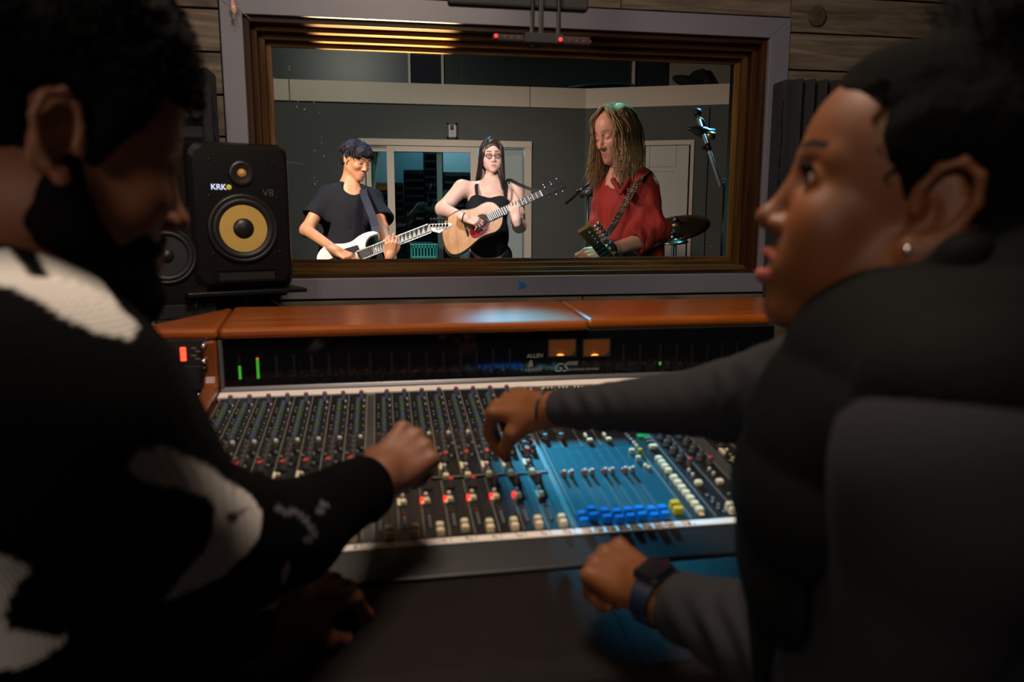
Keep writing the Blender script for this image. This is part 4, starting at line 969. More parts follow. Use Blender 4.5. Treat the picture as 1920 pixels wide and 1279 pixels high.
# ---- side rack at the left of the console
rk = empty('effects_rack', (-.5, 1.6, 0), 'black side rack with a red lit lamp and chrome knobs left of the console', 'equipment rack')
b = MB(); b.prism([(1.60, 0), (1.60, .915), (1.95, .915), (1.95, 0)], (-.80, 0, 0), (0, 1, 0), (0, 0, 1), (1, 0, 0), .415); b.build('rack_case', M_DARK, rk, bevel=.004)
b = MB(); b.prism([(1.0, .0), (1.0, .70), (1.598, .80), (1.598, 0)], (-.80, 0, 0), (0, 1, 0), (0, 0, 1), (1, 0, 0), .415); b.build('lower_case', M_DARK, rk, bevel=.004)
yr = 1.598
def rbox(nm, pa, pb, ya_, yb_, m, bevel=.001):
    q0, q1 = onY(pa[0], pa[1], ya_), onY(pb[0], pb[1], ya_); b = MB(); b.bx(q0[0], q1[0], ya_, yb_, q1[2], q0[2]); return b.build(nm, m, rk, bevel=bevel)
rbox('rack_unit', (250, 640), (396, 686), yr-.012, yr, M_BLACK); rbox('rack_unit', (250, 690), (396, 731), yr-.012, yr, M_BLACK)
rbox('red_lamp', (337, 652), (349, 677), yr-.016, yr-.012, M_lit('red_lamp_glow', (.5, .02, .01), (1, .05, .02), 3.0))
for px, py in ((383, 647), (384, 676), (384, 690)):
    b = MB(); q = onY(px, py, yr-.012); b.lathe(q, (0, -1, 0), [(.006, 0), (.006, .006), (.0045, .012), (.002, .014), (0, .0145)], 14); b.build('knob', M_CHROME if py < 680 else M_BLACKM, rk)
for k, (px, py) in enumerate(((358, 652), (366, 658), (358, 666), (366, 672))): rbox('label_mark', (px, py), (px+10, py+2), yr-.0128, yr-.0118, M_LINE, 0)
rbox('meter_grille', (300, 697), (350, 724), yr-.0135, yr-.012, mat('mesh_grille', (.03, .03, .03), .5, bump=1, bscale=900))
for px, py, m in ((344, 739, M_lit('orange_lamp', (.5, .1, .02), (1, .2, .05), 1.5)), (373, 744, M_CHROME), (361, 766, M_REDC), (346, 784, M_CHROME)):
    b = MB(); q = onP(px, py, V(0, 1.598, .80), V(0, -.165, .986)); b.lathe(q, V(0, -.165, .986), [(.004, 0), (.004, .005), (.002, .008), (0, .0085)], 10); b.build('knob' if m in (M_CHROME, M_REDC) else 'orange_lamp', m, rk)
rbox('white_patch_box', (255, 588), (284, 612), 1.62, 1.68, M_DOORW) if False else None
# little white box on the left ledge end
b = MB(); q = onZ(272, 612, zh); b.box((q[0], q[1], zh+.014), (.018, .015, .014), rotz(.3), bevel=.003)
tag(b.build('small_box', M_DOORW), 'small white box on the left end of the wooden ledge', 'box')
# ------------------------------------------------------------------ monitor speakers and their stand
def speaker(name, label, c, az, w, h, dep, woof, cone, cone_m, dust_r, big):
    """c = centre of the front face, az = turn of the face about z"""
    s_ = empty(name, tuple(c-V(0, 0, h/2)), label, 'speaker', 'monitor speakers')
    R = rotz(az); ax = lambda x, y, z: c+R@V(x, y, z)
    n_ = R@V(0, -1, 0)
    b = MB(); k = 10; pr = []                                              # rounded cabinet in stacked outlines
    def rr(hw, hh, r, y):
        o = []
        for cx_, cz_, a0 in ((hw-r, hh-r, 0), (-hw+r, hh-r, 90), (-hw+r, -hh+r, 180), (hw-r, -hh+r, 270)):
            for q in range(k): a = math.radians(a0+90*q/(k-1)); o.append(ax(cx_+r*math.cos(a), y, cz_+r*math.sin(a)))
        return o
    rings = [rr(w/2-.004, h/2-.004, .014, dep), rr(w/2, h/2, .018, dep-.006), rr(w/2, h/2, .022, .055), rr(w/2-.002, h/2-.002, .028, .03), rr(w/2-.010, h/2-.010, .032, .008), rr(w/2-.020, h/2-.020, .034, .0)] if big else [rr(w/2, h/2, .004, dep), rr(w/2, h/2, .004, .002), rr(w/2-.002, h/2-.002, .004, 0)]
    m4 = 4*k; vs = [p for r in rings for p in r]; fs = [(i*m4+j, i*m4+(j+1) % m4, (i+1)*m4+(j+1) % m4, (i+1)*m4+j) for i in range(len(rings)-1) for j in range(m4)]
    fs += [tuple(range(m4)), tuple((len(rings)-1)*m4+j for j in range(m4))[::-1]]
    b.add(vs, fs, 0, False); b.build('cabinet', M_SATIN, s_)
    wz = woof; wc = ax(0, -.001, wz)
    b = MB(); b.lathe(wc, n_, [(cone*1.52, 0), (cone*1.50, .006), (cone*1.38, .008), (cone*1.30, .003)], 48); b.build('woofer_ring', M_BLACK, s_)
    b = MB(); b.lathe(wc, n_, [(cone*1.34, .003), (cone*1.27, .009), (cone*1.16, .010), (cone*1.06, .004), (cone, .001)], 48); b.build('rubber_surround', M_RUB, s_)
    b = MB(); b.lathe(wc, n_, [(cone*1.02, .0035), (cone*.8, .0022), (dust_r*1.02, .0008)], 48); b.build('woofer_cone', cone_m, s_)
    b = MB(); b.lathe(wc, n_, [(dust_r*1.05, .0006), (dust_r*.9, .006), (dust_r*.55, .010), (0, .012)], 32); b.build('dust_cap', M_BLACK, s_)
    return s_, ax, n_, R
M_SATIN = mat('satin_black_cabinet', (.004, .004, .0045), .33, noise=.15, nscale=90, bump=.12, bscale=500)
M_RUB = mat('black_rubber', (.014, .014, .015), .5)
M_KEV = mat('yellow_woven_cone', (.62, .40, .10), .5, noise=.12, nscale=30, bump=.3, bscale=500)
M_GCONE = mat('dark_grey_cone', (.03, .032, .036), .35)
az = math.radians(23.5)
cs = D(455, 406, 2.13)
sp, ax, n_, R = speaker('monitor_speaker', 'large black monitor speaker with yellow cone left of the window', cs, az, .292, .418, .30, -.034, .065, M_KEV, .030, True)
# baffle relief, tweeter, badge, port, screws
b = MB(); tw = ax(.003, -.002, .120); b.lathe(tw, n_, [(.036, 0), (.034, .004), (.026, .003), (.014, .001)], 36); b.build('tweeter_guide', M_BLACK, sp)
b = MB(); b.lathe(tw, n_, [(.0135, .001), (.012, .005), (.007, .009), (0, .011)], 24); b.build('tweeter_dome', mat('yellow_dome', (.62, .33, .08), .4), sp)
RB = np.stack([R@V(1, 0, 0), R@V(0, 1, 0), V(0, 0, 1)], 1)
b = MB(); b.box(ax(.004, .004, -.166), (.078, .006, .016), RB, 0); b.box(ax(.004, -.003, -.150), (.082, .004, .003), RB, 1); b.box(ax(.004, -.004, -.182), (.080, .005, .003), RB, 1); b.box(ax(-.080, -.003, -.166), (.003, .004, .016), RB, 1); b.box(ax(.087, -.003, -.166), (.003, .004, .016), RB, 1); b.build('bass_port', [M_DARK, M_SATIN], sp)
for x, z in ((-.082, .155), (.092, .152), (-.088, .055), (.100, .053), (-.085, -.105), (.102, -.102)):
    b = MB(); b.lathe(ax(x, -.0005, z), n_, [(.0045, 0), (.004, .0015), (.0015, .001), (0, .001)], 10); b.build('screw', M_BLACKM, sp)
Mt = Matrix([[R[0][0], 0, -R[0][1], 0], [R[1][0], 0, -R[1][1], 0], [0, 1, 0, 0], [0, 0, 0, 1]])
def ftext(txt, size, p, m, par, bold=0., name='lettering', shear=0.):
    c = bpy.data.curves.new(name, 'FONT'); c.body = txt; c.size = size; c.extrude = .0003; c.offset = bold; c.shear = shear
    o = bpy.data.objects.new(name, c); COL.objects.link(o); c.materials.append(m); o.parent = par
    o.matrix_parent_inverse = Matrix.Translation(-Vector(par.location)); o.matrix_basis = Matrix.Translation(Vector(p)) @ Mt; return o
ftext('KRK', .0215, ax(-.082, -.0012, .074), M_lit('lit_white_badge', (.6, .65, .8), (.55, .65, 1), .8), sp, .0004)
b = MB(); b.lathe(ax(-.0335, -.0008, .081), n_, [(.0075, 0), (.0075, .001), (.004, .0012), (0, .0012)], 16, 0); b.build('badge_dot', mat('yellow_badge', (.6, .5, .05), .4, emit=(.8, .7, .1), estr=.2), sp)
ftext('V8', .030, ax(.058, -.0012, .058), mat('grey_badge', (.07, .065, .065), .4), sp, 0.)
# second, darker speaker half hidden behind the bearded man
c2 = D(312, 480, 2.05)
sp2, ax2, n2, R2 = speaker('monitor_speaker', 'dark grey-coned smaller monitor speaker behind the bearded face', c2, math.radians(18), .20, .27, .24, .0, .052, M_GCONE, .020, False)
b = MB(); b.lathe(ax2(0, -.001, .095), n2, [(.022, 0), (.018, .003), (.01, 0), (.006, .004), (0, .005)], 24); b.build('tweeter_dome', M_GCONE, sp2)
# stand plate under the speaker
pz = cs[2]-.209
st = empty('speaker_stand', (cs[0], cs[1]+.15, 0), 'black speaker stand with a flat plate under the large speaker', 'speaker stand')
b = MB(); cc = cs+rotz(az)@V(0, .13, 0); b.box((cc[0], cc[1], pz-.006), (.165, .17, .006), np.stack([rotz(az)[:, 0], rotz(az)[:, 1], V(0, 0, 1)], 1)); b.build('top_plate', M_BLACKM, st, bevel=.002)
b = MB(); b.box((cc[0], cc[1], pz-.018), (.12, .12, .005), RB); b.build('lower_plate', M_BLACKM, st, bevel=.002)
b = MB(); b.bx(cc[0]-.03, cc[0]+.03, cc[1]-.03, cc[1]+.03, .03, pz-.023); b.build('column', M_BLACKM, st, bevel=.004)
b = MB(); b.bx(cc[0]-.14, cc[0]+.14, cc[1]-.12, cc[1]+.12, 0, .03); b.build('base_plate', M_BLACKM, st, bevel=.004)
st2 = empty('speaker_stand', (c2[0], c2[1]+.1, 0), 'black box stand under the grey-coned speaker', 'speaker stand')
b = MB(); cq = c2+rotz(math.radians(18))@V(0, .12, 0); b.box((cq[0], cq[1], c2[2]-.135-.02), (.12, .13, .02), np.stack([rotz(.314)[:, 0], rotz(.314)[:, 1], V(0, 0, 1)], 1)); b.build('top_plate', M_DARK, st2, bevel=.003)
b = MB(); b.bx(cq[0]-.05, cq[0]+.05, cq[1]-.05, cq[1]+.05, 0, c2[2]-.175); b.build('column', M_DARK, st2, bevel=.003)
b = MB(); b.tube([D(500, 556, 2.2), D(520, 570, 2.15), D(533, 580, 2.08)], .0028, 8); tag(b.build('speaker_cable', M_BLACK), 'thin black cable dropping from the right corner of the speaker plate', 'cable', 'speaker cables')
b = MB(); b.tube([D(375, 556, 2.1), D(368, 570, 2.05), D(366, 577, 2.0)], .002, 8)
tag(b.build('speaker_cable', M_BLACK), 'thin black cable dropping from the left corner of the speaker plate', 'cable', 'speaker cables')

# ------------------------------------------------------------------ acoustic foam on the planks
M_FOAM = mat('black_foam', (.016, .016, .020), .9, bump=.6, bscale=300); M_FRINGE = mat('dark_blue_fringe', (.008, .012, .05), .8)
def foam(name, label, px0, py0, px1, py1, horiz, y=2.45, off=0):
    q0, q1 = onY(px0, py0, y), onY(px1, py1, y); x0, x1, z1, z0 = q0[0], q1[0], q0[2], q1[2]
    f_ = empty(name, ((x0+x1)/2, y, z0), label, 'acoustic foam', 'acoustic foam panels')
    b = MB(); b.bx(x0, x1, y+.02, 2.553, z0, z1); b.build('foam_base', M_FOAM, f_, bevel=.012)
    # border and wedge ridges
    wv = .030; b = MB(); b.bx(x1-wv, x1, y-.005, y+.025, z0, z1); b.build('foam_border', M_FOAM, f_, bevel=.012)
    if horiz:
        n = max(2, int((z1-z0)/.055))
        for k in range(n):
            zz = z1-(k+.5)*(z1-z0)/n; h = (z1-z0)/n*.46
            b = MB(); b.prism([(y+.022, zz-h), (y-.004, zz-h*.25), (y-.010, zz), (y-.004, zz+h*.25), (y+.022, zz+h)], (x0+wv, 0, 0), (0, 1, 0), (0, 0, 1), (1, 0, 0), x1-x0-2*wv); b.build('foam_ridge', M_FOAM, f_, bevel=.004)
    else:
        n = max(2, int((x1-x0-.06)/.045))
        for k in range(n):
            xx = x0+wv+(k+.5)*(x1-x0-2*wv)/n; h = (x1-x0-2*wv)/n*.42
            b = MB(); b.prism([(xx-h, y+.022), (xx-h*.3, y-.004), (xx, y-.010), (xx+h*.3, y-.004), (xx+h, y+.022)], (0, 0, z0+.03), (1, 0, 0), (0, 1, 0), (0, 0, 1), z1-z0-.03); b.build('foam_ridge', M_FOAM, f_, bevel=.004)
    r_ = random.Random(9); b = MB()
    ex = x1 if horiz else x0; sg = 1 if horiz else -1
    for k in range(70):
        z = r_.uniform(z0+.02, z1-.05); b.tube([V(ex, y+.02, z), V(ex+sg*r_.uniform(.008, .02), y+r_.uniform(0, .02), z-r_.uniform(.01, .04))], [.0022, .0006], 4)
    b.build('fringe', M_FRINGE, f_, kind='stuff')
foam('acoustic_foam', 'black ridged foam panel left of the window above the speaker', 250, 121, 418, 560, True)
foam('acoustic_foam', 'black foam panel with upright ridges right of the window behind the woman', 1476, 146, 1700, 560, False)

# ------------------------------------------------------------------ bracket with red lamps, string bulb, tape
hd = D(980, 0, 1.75)
ir = empty('ceiling_bracket', (hd[0], hd[1], 2.4), 'black hanging bracket with a bar of small red lamps above the window', 'bracket')
dd = 1.75
def db(nm, pa, pb, d0, th, m, bevel=.002):
    q0, q1 = D(pa[0], pa[1], d0), D(pb[0], pb[1], d0); b = MB(); b.bx(min(q0[0], q1[0]), max(q0[0], q1[0]), q0[1], q0[1]+th, min(q0[2], q1[2]), max(q0[2], q1[2])); return b.build(nm, m, ir, bevel=bevel)
db('bracket_arm', (997, -60), (1007, 78), dd, .02, M_BLACKM); db('bracket_arm', (1047, -60), (1057, 78), dd, .02, M_BLACKM); db('bracket_arm', (1012, -60), (1024, 60), dd, .012, M_BLACK)
db('lamp_bar', (925, 62), (992, 76), dd+.01, .03, M_DARK, .005); db('lamp_bar', (1040, 66), (1112, 82), dd+.01, .03, M_DARK, .005); db('cross_plate', (985, 60), (1060, 78), dd, .03, M_DARK)
db('housing', (840, -60), (1120, 4), dd-.02, .03, M_DARK, .006)
q = D(1027, -60, dd); b = MB(); b.bx(q[0]-.02, q[0]+.02, q[1], q[1]+.04, q[2]-.01, 2.5); b.build('drop_pole', M_BLACKM, ir)
for i, (px, py) in enumerate(((930, 67), (946, 69), (959, 70), (972, 71), (985, 72), (1051, 74), (1068, 75), (1081, 76), (1094, 77), (1107, 78))):
    big = i in (0, 5); m = M_lit('red_lamp_bright', (.6, .01, .01), (1, .02, .03), 3.0) if big else M_lit('red_lamp_dim', (.2, .01, .01), (.6, .01, .01), .35)
    q = D(px, py, dd+.008); b = MB(); b.lathe(q, (0, -1, 0), [(.0045 if big else .0022, 0), (.0035 if big else .0018, .002), (0, .003)], 10)
    vv = b.build('red_lamp', m, ir); vv.scale = (1, 1, 1)
q = onY(437, 12, 2.535)
sb = empty('string_bulb', tuple(q), 'small pink string-light bulb hanging at the upper left casing corner', 'light bulb')
b = MB(); b.lathe(q+V(0, -.01, .018), (0.1, 0, -1), [(.004, 0), (.005, .008), (.008, .018), (.009, .028), (.006, .038), (.002, .043), (0, .044)], 16); b.build('bulb', mat('pink_glass', (.55, .30, .22), .15, emit=(1, .5, .3), estr=.10), sb)
b = MB(); b.lathe(q+V(.001, -.01, -.006-.02), (0.1, 0, -1), [(.0045, 0), (.0045, .014), (.002, .018)], 12); b.build('socket', mat('tan_socket', (.30, .2, .13), .5), sb)
b = MB(); b.tube([q+V(-.05, -.006, .06), q+V(-.02, -.008, .02), q+V(0, -.01, .012), q+V(.03, -.008, -.02), q+V(.05, -.002, -.035)], .0012, 6); b.tube([q+V(.003, -.01, -.03), q+V(.006, -.01, -.05), q+V(.009, -.009, -.062)], .0012, 6); b.build('wire', mat('pale_wire', (.3, .27, .22), .5), sb)
q = onY(980, 537, 2.546); b = MB(); b.prism([(-.013, .016), (.004, .015), (.013, .006), (.010, -.003), (-.004, -.004), (-.013, -.012)], q, (1, 0, 0), (0, 0, 1), (0, -1, 0), .0008)
tag(b.build('tape_scrap', mat('blue_tape', (.01, .12, .42), .6)), 'torn scrap of blue tape on the grey casing below the window', 'tape')
# ------------------------------------------------------------------ people
M_SKIN = attr_mat('skin', .48, sss=.06, bump=.06, bscale=220, spec=.45)
M_EYEW = mat('eye_white', (.62, .58, .54), .2); M_IRIS = mat('iris', (.03, .015, .01), .1)
M_HAIRB = mat('black_hair', (.008, .007, .007), .55, spec=.5, bump=.8, bscale=260)
def eye(M, s, par, look=(1, 0, 0), r=.0122):
    b = MB(); c = M((.0718, .031*s, .0105)); d = M.R@unit(look); b.lathe(c, d, [(r*.02, -r*M.s*1), (r*M.s*.7, -r*M.s*.7), (r*M.s, 0), (r*M.s*.86, r*M.s*.5), (r*M.s*.5, r*M.s*.866)], 20, 0)
    b.lathe(c, d, [(r*M.s*.52, r*M.s*.855), (r*M.s*.3, r*M.s*.96), (0, r*M.s*1.0)], 16, 1); return b.build('eye', [M_EYEW, M_IRIS], par)
def strands(name, guides, n, r, m, par, seed=1, spread=.012, nseg=8, wob=.006, n_side=3):
    """hair locks: each follows a blend of neighbouring guide curves; tapered and slightly wavy"""
    rr = random.Random(seed); b = MB()
    G = []
    for g in guides:
        g = [np.asarray(p, float) for p in g]; L = np.cumsum([0]+[np.linalg.norm(g[i+1]-g[i]) for i in range(len(g)-1)]); t = np.linspace(0, L[-1], nseg+1)
        G.append(np.stack([np.interp(t, L, [p[k] for p in g]) for k in range(3)], 1))
    for i in range(n):
        u = rr.random()*(len(G)-1); a = int(u); f = u-a; P = G[a]*(1-f)+G[min(a+1, len(G)-1)]*f
        off = np.array([rr.gauss(0, 1), rr.gauss(0, 1), rr.gauss(0, 1)])*spread; ph = rr.random()*6; cut = rr.uniform(.75, 1.05)
        pts = []; rs = []
        for k in range(nseg+1):
            t = k/nseg; w_ = np.array([math.sin(ph+t*7), math.cos(ph*1.7+t*6), 0])*wob*t
            kk = min(k*cut, nseg-.001); q = P[int(kk)]*(1-kk % 1)+P[int(kk)+1]*(kk % 1)
            pts.append(q+off*(.35+.65*t)+w_); rs.append(r*(1-.75*t**2)*rr.uniform(.8, 1.2))
        b.tube(pts, rs, n_side, caps=False)
    o = b.build(name, m, par, recalc=False); o.data.polygons.foreach_set('use_smooth', [True]*len(o.data.polygons)); return o
def legs(B, hip, foot_l, foot_r, rt=.085, rk=.055, ra=.045, k=.03):
    for s, f in ((1, foot_l), (-1, foot_r)):
        h = hip+V(.09*s, 0, -.02)*V(1, 1, 1); kn = (h+f)/2+V(0, -.03, .02); limb(B, [h, kn, f+V(0, 0, .10)], [rt, rk, ra], k)
def shoes(par, feet, d, m):
    for f in feet:
        B = Body(); B.ell(f+unit(d)*.06+V(0, 0, .035), (.055, .12, .036), rotz(math.atan2(d[1], d[0])-math.pi/2), k=.02); B.ell(f+V(0, 0, .06), (.045, .05, .06), k=.03); B.half(f+V(0, 0, .002), (0, 0, -1), .002, 'i'); B.build('shoe', .008, m, par)
def ribbon(name, pts, wdir, w_, th, m, par):
    b = MB(); n = len(pts)
    wd = [unit(np.asarray(wdir[i] if isinstance(wdir, list) else wdir, float)) for i in range(n)]
    vs = []
    for i, p in enumerate(pts):
        t = unit(np.asarray(pts[min(i+1, n-1)])-np.asarray(pts[max(i-1, 0)])); nn = unit(np.cross(t, wd[i]))
        for a_, c_ in ((-1, -1), (1, -1), (1, 1), (-1, 1)): vs.append(np.asarray(p)+wd[i]*a_*w_/2+nn*c_*th/2)
    fs = [(i*4+k, i*4+(k+1) % 4, i*4+4+(k+1) % 4, i*4+4+k) for i in range(n-1) for k in range(4)]+[(0, 1, 2, 3), ((n-1)*4+3, (n-1)*4+2, (n-1)*4+1, (n-1)*4)]
    b.add(vs, fs, 0, False); return b.build(name, m, par)
CAMD = lambda r, u, d: CR*r+CU*u+CF*d            # direction given as right / up / away

# ================================================================== guitarist in the black t-shirt
def build_guy():
    d0 = 4.6
    P = empty('person', (0, 0, 0), 'young man in black t-shirt with tousled black hair playing a white electric guitar', 'person')
    hc = D(668, 303, d0); P.location = Vector((hc[0], hc[1], 0))
    M = frame(hc, CAMD(.72, -.40, -.48), (0.12, 0, 1), .93)
    sk = (.54, .25, .13)
    nb = D(655, 350, d0+.03); shR = D(612, 366, d0-.02); shL = D(700, 368, d0+.05)
    elR = D(575, 432, d0-.10); wrR = D(630, 470, 4.20); elL = D(716, 428, 4.50); wrL = D(731, 482, 4.21)
    pel = V(hc[0]-.02, hc[1]+.05, .93)
    B = Body(); head_prims(B, M, dict(nose=.95, lip=1., neck=tuple(M.inv(nb)), nk=.98, w=.98))
    B.cap(D(656, 372, d0+.05), nb, .10, .05, k=.05); B.ell(D(655, 395, d0+.05), (.135, .085, .16), k=.05); B.cap(D(655, 420, d0+.05), pel, .11, .115, k=.05)
    limb(B, [shR, elR], [.046, .037]); limb(B, [elR, wrR], [.037, .026]); limb(B, [shL, elL], [.046, .036]); limb(B, [elL, wrL], [.036, .026])
    hf = unit(D(650, 480, 4.19)-wrR); HR = frame(wrR, hf, CAMD(.1, .75, -.65), .92)
    hand_prims(B, HR, [(25, 35, 20), (30, 35, 20), (35, 40, 25), (40, 40, 25)], [(.045, .042, -.02), (.068, .045, -.035), (.085, .035, -.042)], 1)
    HL = frame(wrL, unit(CAMD(.10, .95, -.12)), CAMD(.15, .1, -.98), .88)
    hand_prims(B, HL, [(15, 65, 30), (15, 60, 30), (20, 60, 30), (25, 60, 30)], [(.045, .040, -.02), (.066, .05, -.03), (.085, .05, -.04)], -1, 1.4)
    pt = face_paint(M, sk, (.52, .20, .16), (.02, .012, .01))
    B.build('body', .004, M_SKIN, P, paint=pt)
    # t-shirt with loose sleeves
    T = Body(); ch = D(655, 398, d0+.05)
    T.cap(D(614, 372, d0), D(700, 374, d0+.06), .066, .062, k=.05); T.ell(ch, (.165, .108, .19), k=.06); T.cap(D(655, 400, d0+.05), D(655, 480, d0+.06), .140, .148, k=.05); T.cap(D(640, 420, d0+.04), D(632, 480, d0+.05), .11, .12, k=.05)
    T.cap(D(655, 480, d0+.06), pel+V(0, 0, .02), .145, .140, k=.05)
    sR = D(588, 407, d0-.04); sL = D(716, 412, 4.57)
    T.cap(D(616, 370, d0), sR, .060, .074, k=.035); T.cap(D(697, 374, d0+.05), sL, .058, .072, k=.035)
    dR = unit(elR-D(612, 368, d0)); dL = unit(elL-shL)
    T.cyl(sR-dR*.0+dR*.004, sR+dR*.14, .13, .004); T.cyl(sL+dL*.004, sL+dL*.14, .12, .004)
    T.cyl(sR-dR*.03, sR+dR*.1, .060, .004); T.cyl(sL-dL*.03, sL+dL*.1, .058, .004)
    T.ell(D(660, 352, d0-.03), (.062, .058, .05), k=.012, mode='s')
    T.half(pel-V(0, 0, .06), (0, 0, -1), .004)
    def fold(Pn): return fnoise(Pn*V(1, 1, .45), 24, 3, 2)*.014
    T.build('t_shirt', .006, mat('black_cotton', (.009, .010, .015), .85, spec=.2, bump=.3, bscale=150), P, disp=fold, amp=.014)
    L = Body(); fl, fr = V(pel[0]+.13, pel[1]+.03, 0), V(pel[0]-.13, pel[1], 0); L.ell(pel, (.15, .11, .12), k=.04); legs(L, pel, fl, fr); L.build('jeans', .010, mat('dark_jeans', (.02, .022, .03), .8, bump=.3, bscale=120), P, disp=lambda q: fnoise(q, 18, 2, 3)*.006, amp=.008)
    shoes(P, (fl, fr), V(.3, -1, 0), M_BLACK)
    # hair: tousled cap with a long fringe
    H = Body(); H.ell((-.020, 0, .050), (.100, .086, .088), k=.02, M=M); H.ell((.050, 0, .074), (.060, .072, .042), k=.02, M=M); H.ell((-.075, 0, .0), (.045, .066, .06), k=.03, M=M)
    for s in (1, -1): H.ell((-.02, .070*s, .045), (.045, .018, .045), k=.02, M=M); H.ell((.045, .055*s, .052), (.03, .018, .025), k=.02, M=M)
    H.ell((.090, 0, -.012), (.045, .05, .038), k=.01, mode='s', M=M)
    def curl(q): return fnoise(q, 60, 3, 1)*.022
    mh = mat('tousled_black_hair', (.010, .009, .014), .6, spec=.35, bump=1.0, bscale=200)
    hh = H.build('hair', .004, mh, P, disp=curl, amp=.024, smooth=0)
    rr = random.Random(4); b = MB()
    for i in range(420):
        a_ = rr.uniform(-3.1, 3.1); e_ = rr.uniform(.05, 1.35); dloc = V(math.cos(a_)*math.cos(e_), math.sin(a_)*math.cos(e_), math.sin(e_))
        if dloc[0] > .8 and e_ < .5: continue
        p = V(-.018, 0, .045)+dloc*V(.104, .088, .092); fall = V(.03 if dloc[0] > 0 else -.015, dloc[1]*.012, -.028)*rr.uniform(.6, 1.4)
        q = [M(p-dloc*.006), M(p+dloc*.010+fall*.35), M(p+dloc*.006+fall+V(rr.gauss(0, .006), rr.gauss(0, .006), 0))]; b.tube(q, [.0045, .0038, .0008], 4, caps=False)
    b.build('hair_locks', mh, P, recalc=False)
    return P, hc, wrR, wrL, shL
GUY, ghc, gwr, gwl, gsl = build_guy()

def plane_frame(px, py, d, yaw=0., pitch=0.):
    """a board facing the viewer, turned by yaw about its upright and pitch about its horizontal"""
    r = CR*math.cos(yaw)+V(CF[0], CF[1], 0)*math.sin(yaw); r = unit(r); n = unit(-CF*math.cos(yaw)+CR*math.sin(yaw)+CU*math.sin(pitch)); u = unit(np.cross(n, r)) if np.dot(np.cross(n, r), CU) > 0 else -unit(np.cross(n, r))
    o = D(px, py, d)
    def to(x, y): q = onP(x, y, o, n); return float((q-o)@r), float((q-o)@u)
    return o, r, u, n, to
def smoothpoly(p, n=5):
    """closed Catmull-Rom outline"""
    out = []; L = len(p); p = [np.array(q, float) for q in p]
    for i in range(L):
        a, b_, c, d_ = p[i-1], p[i], p[(i+1) % L], p[(i+2) % L]
        for k in range(n):
            t = k/n; out.append(tuple(.5*((2*b_)+(-a+c)*t+(2*a-5*b_+4*c-d_)*t*t+(-a+3*b_-3*c+d_)*t**3)))
    return out
def plate(name, pts, fr, th, m, par, off=0., bevel=0., sm=5, mi=None):
    o, r, u, n, to = fr; pl = [to(*q) for q in (smoothpoly(pts, sm) if sm else pts)]
    b = MB(); b.prism(pl, o+n*off, r, u, -n, th); return b.build(name, m, par, bevel=bevel)
def on_plane(fr, x, y, off=0.): o, r, u, n, to = fr; a, c = to(x, y); return o+r*a+u*c+n*off

